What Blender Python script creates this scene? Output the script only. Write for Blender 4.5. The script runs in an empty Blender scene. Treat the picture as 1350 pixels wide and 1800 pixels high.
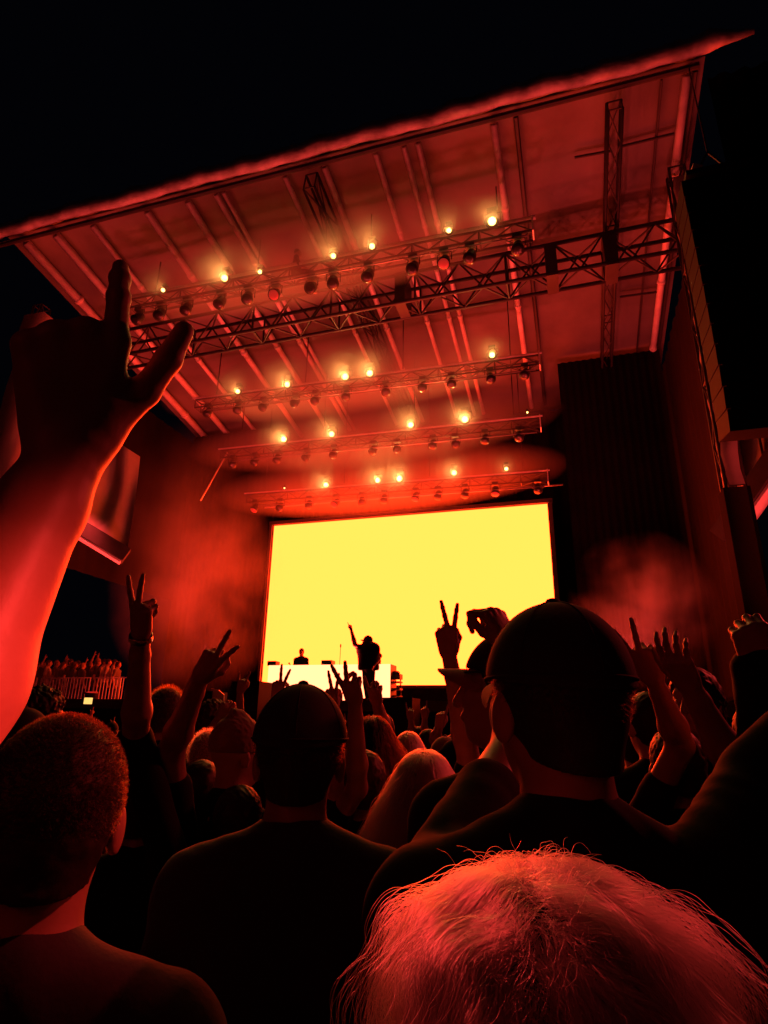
import bpy, math, random
import numpy as np
from mathutils import Vector, Matrix
random.seed(7); RNG = np.random.default_rng(11)
scene = bpy.context.scene
COL = scene.collection
# ------------------------------------------------------------------ camera
FPX, CX, CY = 1080.0, 675.0, 900.0
def _n(v):
    v = np.array(v, float); return v/np.linalg.norm(v)
_U = _n([54, -3100, 1080])
_X = np.array([3720, -308, -1080.0]); _X -= _X.dot(_U)*_U; _X = _n(_X)
_Y = np.cross(_X, -_U); _Y = _n(_Y if _Y[2] > 0 else -_Y)
RW = np.array([_X, _Y, _U])
CAM = np.array([0, 0, 1.75])
def at(px, py, d):
    return CAM + RW @ np.array([(px-CX)/FPX, (py-CY)/FPX, 1.0])*d
def atY(px, py, y):
    r = RW @ np.array([(px-CX)/FPX, (py-CY)/FPX, 1.0]); return CAM + r*(y/r[1])
cd = bpy.data.cameras.new("camera"); cam = bpy.data.objects.new("camera", cd); COL.objects.link(cam)
cd.sensor_width = 36; cd.lens = 36*FPX/1800; cd.clip_start = 0.02; cd.clip_end = 500
r_, u_, b_ = RW @ [1, 0, 0], RW @ [0, -1, 0], RW @ [0, 0, -1]
cam.matrix_world = Matrix(((r_[0], u_[0], b_[0], CAM[0]), (r_[1], u_[1], b_[1], CAM[1]), (r_[2], u_[2], b_[2], CAM[2]), (0, 0, 0, 1)))
scene.camera = cam
# ------------------------------------------------------------------ world, exposure
w = bpy.data.worlds.new("World"); scene.world = w; w.use_nodes = True
w.node_tree.nodes["Background"].inputs[0].default_value = (0.35, 0.38, 0.8, 1)
w.node_tree.nodes["Background"].inputs[1].default_value = 0.0016
scene.view_settings.view_transform = 'Standard'; scene.view_settings.look = 'None'
scene.view_settings.exposure = 0; scene.view_settings.gamma = 1
cy = scene.cycles
cy.use_denoising = True
try: cy.denoiser = 'OPENIMAGEDENOISE'
except Exception: pass
cy.max_bounces = 6; cy.volume_bounces = 0; cy.diffuse_bounces = 3; cy.glossy_bounces = 2; cy.transparent_max_bounces = 12
cy.sample_clamp_indirect = 4; cy.volume_step_rate = 2.0; cy.volume_max_steps = 128
cy.caustics_reflective = False; cy.caustics_refractive = False

RED = (1.0, 0.046, 0.040)
def spot(name, loc, target, power, color, size=60, blend=0.6, radius=0.1, parent=None):
    l = bpy.data.lights.new(name, 'SPOT'); l.energy = power; l.color = color
    l.spot_size = math.radians(size); l.spot_blend = blend; l.shadow_soft_size = radius
    o = bpy.data.objects.new(name, l); COL.objects.link(o)
    d = Vector(target)-Vector(loc); o.rotation_euler = d.to_track_quat('-Z', 'Y').to_euler()
    o.location = loc
    if parent is not None:
        o.parent = parent; o.location = Vector(loc)-parent.location
    return o

# ------------------------------------------------------------------ materials
def mat(name, color, rough=0.6, metal=0.0, bump=0.0, bscale=40, var=0.0, vscale=6, sheen=0, spec=0.5, emit=None, estr=0, trans=0):
    m = bpy.data.materials.new(name); m.use_nodes = True; nt = m.node_tree; p = nt.nodes["Principled BSDF"]
    p.inputs["Base Color"].default_value = (*color, 1); p.inputs["Roughness"].default_value = rough
    p.inputs["Metallic"].default_value = metal; p.inputs["Specular IOR Level"].default_value = spec
    p.inputs["Sheen Weight"].default_value = sheen
    tc = nt.nodes.new("ShaderNodeTexCoord")
    if var > 0:
        n = nt.nodes.new("ShaderNodeTexNoise"); n.inputs["Scale"].default_value = vscale; n.inputs["Detail"].default_value = 6
        nt.links.new(tc.outputs["Object"], n.inputs["Vector"])
        r = nt.nodes.new("ShaderNodeValToRGB")
        r.color_ramp.elements[0].position = 0.3; r.color_ramp.elements[1].position = 0.7
        r.color_ramp.elements[0].color = (*[c*(1-var) for c in color], 1); r.color_ramp.elements[1].color = (*[min(1, c*(1+var)) for c in color], 1)
        nt.links.new(n.outputs["Fac"], r.inputs[0]); nt.links.new(r.outputs[0], p.inputs["Base Color"])
    if bump > 0:
        n = nt.nodes.new("ShaderNodeTexNoise"); n.inputs["Scale"].default_value = bscale; n.inputs["Detail"].default_value = 5
        nt.links.new(tc.outputs["Object"], n.inputs["Vector"])
        b = nt.nodes.new("ShaderNodeBump"); b.inputs["Strength"].default_value = bump; b.inputs["Distance"].default_value = 0.0015 if bscale > 8 else .03
        nt.links.new(n.outputs["Fac"], b.inputs["Height"]); nt.links.new(b.outputs[0], p.inputs["Normal"])
    if emit:
        p.inputs["Emission Color"].default_value = (*emit, 1); p.inputs["Emission Strength"].default_value = estr
    return m
M = {}
M['skin'] = mat("skin", (.50, .31, .23), .5, bump=.6, bscale=120, var=.12, vscale=18)
M['skin_tan'] = mat("skin_tan", (.36, .20, .13), .48, bump=.25, bscale=120, var=.12, vscale=18)
M['black_cloth'] = mat("black_cloth", (.008, .007, .008), .95, bump=.4, bscale=60, sheen=.04, spec=.2)
M['navy_cloth'] = mat("navy_cloth", (.035, .030, .035), .9, bump=.6, bscale=90, sheen=.30, spec=.2)
M['grey_cloth'] = mat("grey_cloth", (.16, .16, .165), .9, bump=.4, bscale=60, var=.15, sheen=.2, spec=.2)
M['white_cloth'] = mat("white_cloth", (.7, .68, .66), .85, bump=.3, bscale=50, spec=.2)
M['denim'] = mat("denim", (.04, .05, .09), .85, bump=.3, bscale=200, spec=.2)
M['shoe'] = mat("shoe_leather", (.03, .03, .03), .5)
M['hair_dark'] = mat("hair_shell_dark", (.02, .014, .01), .55, bump=.7, bscale=90, spec=.3)
M['hair_brown'] = mat("hair_shell_brown", (.06, .035, .02), .55, bump=.7, bscale=90, spec=.3)
M['hair_blond'] = mat("hair_shell_blond", (.30, .20, .10), .5, bump=.7, bscale=90, spec=.3)
M['cap_cloth'] = mat("cap_cloth", (.03, .03, .034), .85, bump=.3, bscale=150, sheen=.02, spec=.2)
M['red_cap'] = mat("cap_brim_cloth", (.35, .12, .10), .8, bump=.2, bscale=150, sheen=.35, spec=.2)
M['beanie'] = mat("beanie_knit", (.22, .15, .10), .95, bump=.8, bscale=110, sheen=.6, spec=.2)
M['metal'] = mat("aluminium_truss", (.42, .42, .43), .42, metal=.7, var=.2, vscale=4)
M['black_metal'] = mat("black_metal", (.025, .025, .027), .5, metal=.2, bump=.1, bscale=60)
M['steel_beam'] = mat("painted_steel_beam", (.80, .78, .76), .5, var=.15, vscale=3)
M['dark_beam'] = mat("dark_steel", (.03, .028, .028), .6, var=.3, vscale=3)
M['tarp'] = mat("roof_tarp", (.15, .145, .145), .75, bump=.5, bscale=1.2, var=.38, vscale=.45)
M['fascia'] = mat("fascia_tarp", (.62, .60, .58), .65, bump=.8, bscale=5, var=.45, vscale=2.2)
M['drape'] = mat("black_drape", (.011, .010, .010), .97, bump=.6, bscale=2, var=.3, vscale=.7, spec=.02)
M['drape_grey'] = mat("grey_scrim", (.17, .16, .16), .9, bump=.6, bscale=1.5, var=.3, vscale=.5, spec=.1)
M['wing_cloth'] = mat("wing_canvas", (.42, .40, .39), .8, bump=.5, bscale=1.8, var=.25, vscale=.8, spec=.2)
M['deck'] = mat("stage_deck", (.05, .045, .04), .5, bump=.2, bscale=20, var=.2, vscale=2)
M['asphalt'] = mat("asphalt", (.045, .045, .047), .85, bump=.6, bscale=30, var=.3, vscale=3)
M['speaker'] = mat("speaker_paint", (.006, .006, .006), .8, bump=.4, bscale=120, spec=.2)
M['grille'] = mat("speaker_grille", (.008, .008, .008), .7, metal=.3, bump=.6, bscale=220, spec=.25)
M['rail'] = mat("white_rail", (.7, .68, .66), .45)
M['white_panel'] = mat("white_panel", (.7, .68, .65), .5)
M['black_mark'] = mat("black_mark", (.02, .02, .02), .6)
M['plastic'] = mat("black_plastic", (.02, .02, .02), .3)
M['gold'] = mat("wrist_band_metal", (.6, .45, .25), .25, metal=1)
M['red_lens'] = mat("red_lens", (.3, .02, .01), .3, emit=(1, .045, .03), estr=.28)
def emis(name, col, s):
    m = bpy.data.materials.new(name); m.use_nodes = True; nt = m.node_tree; nt.nodes.clear()
    e = nt.nodes.new("ShaderNodeEmission"); e.inputs[0].default_value = (*col, 1); e.inputs[1].default_value = s
    o = nt.nodes.new("ShaderNodeOutputMaterial"); nt.links.new(e.outputs[0], o.inputs[0]); return m
M['screen'] = emis("led_screen_yellow", (1.0, 0.0335, 0.0044), 26)
M['booth_led'] = emis("booth_led_pale", (1.0, 0.20, 0.085), 5.2)
M['lamp_lens'] = emis("lit_lamp_lens", (1.0, 0.66, 0.16), 6)
M['phone_screen'] = emis("phone_screen", (1.0, 0.55, 0.14), 1.3)
def hairmat(name, mel, red=.5, rough=.35):
    m = bpy.data.materials.new(name); m.use_nodes = True; nt = m.node_tree; nt.nodes.clear()
    h = nt.nodes.new("ShaderNodeBsdfHairPrincipled"); h.parametrization = 'MELANIN'
    h.inputs["Melanin"].default_value = mel; h.inputs["Melanin Redness"].default_value = red
    h.inputs["Roughness"].default_value = rough; h.inputs["Radial Roughness"].default_value = .4
    h.inputs["Random Color"].default_value = .3
    o = nt.nodes.new("ShaderNodeOutputMaterial"); nt.links.new(h.outputs[0], o.inputs[0]); return m
M['strand_blond'] = hairmat("blond_strands", .20, 2.2)
hb = M['strand_blond'].node_tree.nodes[0]; hb.parametrization = 'COLOR'; hb.inputs['Color'].default_value = (.80, .40, .36, 1)
M['strand_brown'] = hairmat("brown_strands", .55, .5)
M['strand_dark'] = hairmat("dark_strands", .8, .4)

# ------------------------------------------------------------------ object helpers
def tag(o, label=None, cat=None, group=None, kind=None):
    if label: o["label"] = label
    if cat: o["category"] = cat
    if group: o["group"] = group
    if kind: o["kind"] = kind
    return o
def empty(name, loc, label=None, cat=None, group=None, kind=None):
    o = bpy.data.objects.new(name, None); COL.objects.link(o); o.location = Vector(loc); o.empty_display_size = .2
    return tag(o, label, cat, group, kind)
def mesh_obj(name, verts, faces, m, parent=None, smooth=False):
    me = bpy.data.meshes.new(name)
    verts = np.asarray(verts, dtype=np.float64)
    if parent is not None: verts = verts - np.array(root_of(parent))
    me.from_pydata([tuple(v) for v in verts], [], [tuple(int(i) for i in f) for f in faces]); me.update()
    if m: me.materials.append(m)
    if smooth: me.polygons.foreach_set("use_smooth", [True]*len(me.polygons))
    o = bpy.data.objects.new(name, me); COL.objects.link(o)
    if parent is not None: o.parent = parent
    return o
def root_of(o):
    p = Vector((0, 0, 0))
    while o is not None: p = p + o.location; o = o.parent
    return p
def fast_obj(name, V, Q, m, parent=None):
    me = bpy.data.meshes.new(name)
    V = np.asarray(V, float)
    if parent is not None: V = V-np.array(root_of(parent))
    n = len(Q); me.vertices.add(len(V)); me.vertices.foreach_set("co", V.ravel())
    me.loops.add(n*4); me.polygons.add(n)
    me.loops.foreach_set("vertex_index", np.asarray(Q, np.int32).ravel())
    me.polygons.foreach_set("loop_start", np.arange(0, n*4, 4, dtype=np.int32))
    me.polygons.foreach_set("use_smooth", np.ones(n, bool))
    me.update(calc_edges=True); me.validate()
    me.materials.append(m)
    o = bpy.data.objects.new(name, me); COL.objects.link(o)
    if parent is not None: o.parent = parent
    return o
class MB:
    def __init__(s): s.v = []; s.f = []
    def box(s, c, size, rz=0, rot=None):
        h = np.array(size)/2.0; n = len(s.v)
        R = np.array(rot) if rot is not None else np.array([[math.cos(rz), -math.sin(rz), 0], [math.sin(rz), math.cos(rz), 0], [0, 0, 1]])
        for x in (-1, 1):
            for y in (-1, 1):
                for z in (-1, 1): s.v.append(np.array(c)+R@(h*[x, y, z]))
        s.f += [tuple(n+i for i in q) for q in ((0, 1, 3, 2), (4, 6, 7, 5), (0, 4, 5, 1), (2, 3, 7, 6), (0, 2, 6, 4), (1, 5, 7, 3))]
        return s
    def tube(s, pts, r, seg=8, cap=True):
        pts = [np.array(p, float) for p in pts]; rs = r if hasattr(r, '__len__') else [r]*len(pts); n0 = len(s.v)
        a = None
        for i, p in enumerate(pts):
            t = _n(pts[min(i+1, len(pts)-1)]-pts[max(i-1, 0)])
            if a is None: a = np.cross(t, [0, 0, 1]) if abs(t[2]) < .9 else np.cross(t, [1, 0, 0])
            a = _n(a - t*a.dot(t)); b = np.cross(t, a)
            for k in range(seg):
                q = 2*math.pi*k/seg; s.v.append(p+rs[i]*(a*math.cos(q)+b*math.sin(q)))
        for i in range(len(pts)-1):
            for k in range(seg):
                k2 = (k+1) % seg; s.f.append((n0+i*seg+k, n0+i*seg+k2, n0+(i+1)*seg+k2, n0+(i+1)*seg+k))
        if cap:
            s.f.append(tuple(n0+k for k in reversed(range(seg)))); e = n0+(len(pts)-1)*seg; s.f.append(tuple(e+k for k in range(seg)))
        return s
    def lathe(s, c, axis, prof, seg=16):
        axis = _n(axis); a = _n(np.cross(axis, [0, 0, 1]) if abs(axis[2]) < .9 else np.cross(axis, [1, 0, 0])); b = np.cross(axis, a); n0 = len(s.v)
        for (h, r) in prof:
            for k in range(seg):
                q = 2*math.pi*k/seg; s.v.append(np.array(c)+axis*h+r*(a*math.cos(q)+b*math.sin(q)))
        for i in range(len(prof)-1):
            for k in range(seg):
                k2 = (k+1) % seg; s.f.append((n0+i*seg+k, n0+i*seg+k2, n0+(i+1)*seg+k2, n0+(i+1)*seg+k))
        s.f.append(tuple(n0+k for k in reversed(range(seg)))); e = n0+(len(prof)-1)*seg; s.f.append(tuple(e+k for k in range(seg)))
        return s
    def grid(s, P):
        n0 = len(s.v); H, W = len(P), len(P[0])
        for r in P:
            for p in r: s.v.append(np.array(p, float))
        for i in range(H-1):
            for j in range(W-1): s.f.append((n0+i*W+j, n0+i*W+j+1, n0+(i+1)*W+j+1, n0+(i+1)*W+j))
        return s
    def build(s, name, m, parent=None, smooth=False): return mesh_obj(name, s.v, s.f, m, parent, smooth)

# ------------------------------------------------------------------ smooth signed-distance bodies
def surface_nets(F, org, vox):
    S = F < 0
    nx, ny, nz = F.shape
    c = [S[a:nx-1+a, b:ny-1+b, d:nz-1+d] for a in (0, 1) for b in (0, 1) for d in (0, 1)]
    allin = c[0].copy(); anyin = c[0].copy()
    for q in c[1:]: allin &= q; anyin |= q
    act = anyin & ~allin
    idx = np.argwhere(act)
    ids = np.full(act.shape, -1, np.int32); ids[act] = np.arange(len(idx))
    offs = np.array([(a, b, d) for a in (0, 1) for b in (0, 1) for d in (0, 1)])
    vals = np.stack([F[idx[:, 0]+o[0], idx[:, 1]+o[1], idx[:, 2]+o[2]] for o in offs], 1)
    acc = np.zeros((len(idx), 3)); cnt = np.zeros(len(idx))
    for i in range(8):
        for j in range(i+1, 8):
            if np.abs(offs[i]-offs[j]).sum() == 1:
                va, vb = vals[:, i], vals[:, j]; mm = (va < 0) != (vb < 0)
                t = np.where(mm, va/np.where(np.abs(va-vb) < 1e-12, 1, va-vb), 0)
                acc += mm[:, None]*(offs[i]+t[:, None]*(offs[j]-offs[i])); cnt += mm
    V = org+(idx+acc/cnt[:, None])*vox
    Q = []
    for ax in range(3):
        A = [slice(None)]*3; B = [slice(None)]*3; A[ax] = slice(0, -1); B[ax] = slice(1, None)
        d = S[tuple(A)] != S[tuple(B)]
        o1, o2 = (ax+1) % 3, (ax+2) % 3
        e = np.argwhere(d)
        lim = [nx-1, ny-1, nz-1]
        e = e[(e[:, o1] > 0) & (e[:, o2] > 0) & (e[:, o1] < lim[o1]) & (e[:, o2] < lim[o2])]
        if not len(e): continue
        u = np.zeros(3, int); v = np.zeros(3, int); u[o1] = 1; v[o2] = 1
        g = lambda q: ids[q[:, 0], q[:, 1], q[:, 2]]
        q = np.stack([g(e-u-v), g(e-v), g(e), g(e-u)], 1)
        ins = S[e[:, 0], e[:, 1], e[:, 2]]
        q[~ins] = q[~ins][:, ::-1]
        Q.append(q)
    return V, np.concatenate(Q)
def cone(a, b, ra, rb, k=.02): return ('c', np.array(a, float), np.array(b, float), ra, rb, k)
def ell(c, r, R=None, k=.02, cut=None): return ('e', np.array(c, float), np.array(r, float), np.eye(3) if R is None else R, k, cut)
def inflate(p, t, k=None):
    if p[0] == 'c': return ('c', p[1], p[2], p[3]+t, p[4]+t, p[5] if k is None else k)
    return ('e', p[1], p[2]+t, p[3], p[4] if k is None else k, p[5])
def sdf_mesh(prims, vox, cuts=(), noise=None):
    lo = np.full(3, 1e9); hi = -lo; bb = []
    for p in prims:
        if p[0] == 'c': l = np.minimum(p[1]-p[3], p[2]-p[4]); h = np.maximum(p[1]+p[3], p[2]+p[4])
        else:
            e = np.sqrt((p[3]**2) @ (p[2]**2)); l, h = p[1]-e, p[1]+e
        bb.append((l, h)); lo = np.minimum(lo, l); hi = np.maximum(hi, h)
    pad = 4*vox+.02; lo = lo-pad; hi = hi+pad
    n = np.ceil((hi-lo)/vox).astype(int)+1
    F = np.full(n, .3, np.float32)
    for p, (l, h) in zip(prims, bb):
        k = p[5] if p[0] == 'c' else p[4]
        mg = k+4*vox
        i0 = np.maximum(((l-mg-lo)/vox).astype(int), 0); i1 = np.minimum(((h+mg-lo)/vox).astype(int)+2, n)
        ax = [lo[a]+vox*np.arange(i0[a], i1[a]) for a in range(3)]
        X, Y, Z = np.meshgrid(*ax, indexing='ij'); P = np.stack([X, Y, Z], -1).astype(np.float32)
        if p[0] == 'c':
            ba = (p[2]-p[1]).astype(np.float32); pa = P-p[1].astype(np.float32)
            t = np.clip(pa@ba/max(float(ba@ba), 1e-12), 0, 1)
            d = np.linalg.norm(pa-t[..., None]*ba, axis=-1)-(p[3]+(p[4]-p[3])*t)
        else:
            q = (P-p[1])@p[3]
            k0 = np.linalg.norm(q/p[2], axis=-1); k1 = np.linalg.norm(q/p[2]**2, axis=-1)
            d = k0*(k0-1)/np.maximum(k1, 1e-6)
            if p[5] is not None: d = np.maximum(d, P@p[5][0]-p[5][1])
        sl = tuple(slice(i0[a], i1[a]) for a in range(3)); G = F[sl]
        hh = np.maximum(k-np.abs(G-d), 0)/max(k, 1e-6)
        F[sl] = np.minimum(G, d)-hh*hh*k*.25
    if noise is not None or cuts:
        ax = [lo[a]+vox*np.arange(n[a]) for a in range(3)]
        X, Y, Z = np.meshgrid(*ax, indexing='ij')
        if noise is not None:
            amp, fr = noise
            X, Y, Z = X+.018*np.sin(Y*31+Z*17)+.01*np.sin(Z*53), Y+.018*np.sin(Z*27+X*23), Z+.02*np.sin(X*29+Y*19)
            N = np.sin(X*fr+1.3*np.sin(Y*fr*.7+2))*np.sin(Y*fr*1.1+1.7*np.sin(Z*fr*.6))*np.sin(Z*fr*.9+1.1*np.sin(X*fr*.8))
            N2 = np.sin(X*fr*2.3+Z*fr*1.9)*np.sin(Y*fr*2.6+X*fr)
            F += (amp*(N+.4*N2)).astype(np.float32)
        if noise is not None and cuts: X, Y, Z = np.meshgrid(*ax, indexing='ij')
        for (nn, dd) in cuts: F = np.maximum(F, (X*nn[0]+Y*nn[1]+Z*nn[2]-dd).astype(np.float32))
    F[0] = F[-1] = .3; F[:, 0] = F[:, -1] = .3; F[:, :, 0] = F[:, :, -1] = .3
    return surface_nets(F, lo, vox)
def join(parts):
    V = []; Q = []; n = 0
    for v, q in parts: V.append(v); Q.append(q+n); n += len(v)
    return np.concatenate(V), np.concatenate(Q)
def rotz(a): return np.array([[math.cos(a), -math.sin(a), 0], [math.sin(a), math.cos(a), 0], [0, 0, 1]])
def rotx(a): return np.array([[1, 0, 0], [0, math.cos(a), -math.sin(a)], [0, math.sin(a), math.cos(a)]])
def roty(a): return np.array([[math.cos(a), 0, math.sin(a)], [0, 1, 0], [-math.sin(a), 0, math.cos(a)]])

# finger curls (degrees per joint) and in-plane spread for index, middle, ring, pinky; thumb = (out, forward)
GEST = {
 'open': dict(c=[(8, 8, 5), (4, 6, 5), (8, 10, 6), (12, 12, 8)], s=[9, 1, -8, -18], t='out'),
 'relax': dict(c=[(25, 30, 18), (30, 35, 20), (34, 38, 20), (36, 36, 20)], s=[3, 0, -3, -6], t='side'),
 'peace': dict(c=[(2, 6, 3), (3, 4, 3), (80, 98, 60), (78, 95, 55)], s=[14, -9, -4, -8], t='fold'),
 'point': dict(c=[(2, 5, 3), (78, 98, 60), (80, 98, 60), (78, 95, 55)], s=[4, 0, -3, -7], t='fold'),
 'ell': dict(c=[(22, 14, 8), (74, 92, 50), (84, 92, 55), (88, 88, 50)], s=[4, 0, -4, -9], t='up'),
 'horns': dict(c=[(3, 6, 4), (82, 98, 60), (80, 98, 60), (6, 8, 5)], s=[10, 0, -3, -20], t='fold'),
 'fist': dict(c=[(70, 95, 60), (76, 98, 60), (80, 98, 60), (80, 95, 55)], s=[3, 0, -3, -7], t='fold'),
 'pinch': dict(c=[(62, 74, 30), (68, 80, 45), (76, 88, 50), (76, 88, 50)], s=[4, 0, -3, -7], t='pinch'),
}
def hand_prims(wr, d, n, ts, g='open', size=1.0, fat=1.0):
    """wr wrist point, d toward the knuckles, n the way the palm faces, ts +1/-1 picks the thumb side (cross(d, n)*ts)."""
    G = GEST[g]; d = _n(d); n = np.array(n, float); n = _n(n-d*n.dot(d)); s = np.cross(d, n)*ts; S = size
    P = []
    kn = [.088, .092, .086, .076]; off = [.029, .0085, -.0125, -.031]
    L = [(.044, .026, .021), (.048, .030, .022), (.044, .028, .022), (.035, .021, .019)]
    rr = [(.0098, .0086, .0078, .0066), (.0100, .0088, .0079, .0067), (.0095, .0083, .0075, .0064), (.0085, .0074, .0067, .0058)]
    for i in range(4):
        base = wr + d*.008*S + s*off[i]*.55*S; k = wr + d*kn[i]*S + s*off[i]*S - n*(.002 if i in (1, 2) else -.001)*S
        P.append(cone(base, k, .0150*S, .0118*S, .014*S))
    P.append(cone(wr+d*.02*S+s*.018*S+n*.006*S, wr+d*.052*S+s*.024*S+n*.006*S, .016*S, .011*S, .014*S))   # thenar
    P.append(cone(wr+d*.02*S-s*.018*S+n*.005*S, wr+d*.05*S-s*.024*S+n*.004*S, .015*S, .011*S, .014*S))
    for i in range(4):
        sp = math.radians(G['s'][i]); fd = d*math.cos(sp)+s*math.sin(sp); a = 0
        p = wr + d*kn[i]*S + s*off[i]*S
        for j in range(3):
            a += math.radians(G['c'][i][j]); q = p+(fd*math.cos(a)+n*math.sin(a))*L[i][j]*S
            P.append(cone(p, q, rr[i][j]*S*fat, rr[i][j+1]*S*fat, .004*S if j else .007*S))
            if j: P.append(cone(p, p, rr[i][j]*1.04*S*fat, rr[i][j]*1.04*S*fat, .003*S))
            p = q
    t0 = wr+d*.018*S+s*.022*S+n*.004*S
    if G['t'] == 'out': dd = [(.66, .72, .12), (.8, .58, .1), (.88, .45, .05)]
    elif G['t'] == 'wide': dd = [(.62, .78, .12), (.80, .58, .1), (.86, .5, 0)]
    elif G['t'] == 'side': dd = [(.8, .5, .3), (.93, .2, .3), (.95, .05, .35)]
    elif G['t'] == 'pinch': dd = [(.80, .25, .55), (.9, -.1, .4), (.95, -.2, .2)]
    elif G['t'] == 'up': dd = [(.72, .66, .05), (.85, .52, 0), (.90, .42, 0)]
    else: dd = [(.72, .35, .6), (.62, -.35, .7), (.35, -.85, .4)]
    p = t0
    for j, (a, b, c_) in enumerate(dd):
        v = _n(d*a+s*b+n*c_); l = (.046, .034, .028)[j]*S; r = [.0145, .0115, .0105, .0082]
        q = p+v*l; P.append(cone(p, q, r[j]*S*fat, r[j+1]*S*fat, .012*S if j == 0 else .005*S)); p = q
    return P
def arm_prims(sh, el, wr, s=1.0):
    sh, el, wr = map(np.array, (sh, el, wr)); f = wr-el; m = el+f*.28
    return [cone(sh, el, .050*s, .040*s, .02), cone(el, m, .040*s, .0425*s, .02), cone(m, el+f*.8, .0425*s, .029*s, .02),
            cone(el+f*.8, wr, .029*s, .026*s, .012)]

def strands(name, P0, D0, length, m, parent, seg=8, r0=.00035, flow=None, jit=.25, ellc=None, ellr=None, ellR=None, grav=0.0, wave=0.0):
    """hair: P0 roots, D0 first directions; kept outside the scalp ellipsoid; flow(P) gives the combing direction."""
    n = len(P0); L = np.asarray(length)*np.ones(n); step = (L/seg)[:, None]
    P = np.array(P0); D = np.array(D0, float); D /= np.linalg.norm(D, axis=1)[:, None]
    off = RNG.random(n)**1.5; ph = RNG.random((n, 3))*6.28
    out = [P.copy()]
    for k in range(seg):
        T = D.copy()
        if flow is not None: T = T*.45+flow(P)*.55
        T = T+RNG.normal(0, jit, (n, 3))+np.array([0, 0, -grav])*(k/seg)
        if wave: T += wave*np.sin(ph+k*1.1)
        D = T/np.linalg.norm(T, axis=1)[:, None]
        P = P+D*step
        if ellc is not None:
            q = (P-ellc)@ellR; k0 = np.linalg.norm(q/ellr, axis=1); need = 1.015+.10*off
            f = np.where(k0 < need, need/np.maximum(k0, 1e-6), 1); P = ellc+(q*f[:, None])@ellR.T
        out.append(P.copy())
    pts = np.stack(out, 1)-np.array(root_of(parent))
    hc = bpy.data.hair_curves.new(name); hc.add_curves([seg+1]*n)
    hc.points.foreach_set("position", pts.reshape(-1).astype(np.float32))
    rad = np.tile(np.linspace(1, .25, seg+1)*r0, n).astype(np.float32)
    hc.points.foreach_set("radius", rad)
    hc.materials.append(m)
    o = bpy.data.objects.new(name, hc); COL.objects.link(o); o.parent = parent
    return o

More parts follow.
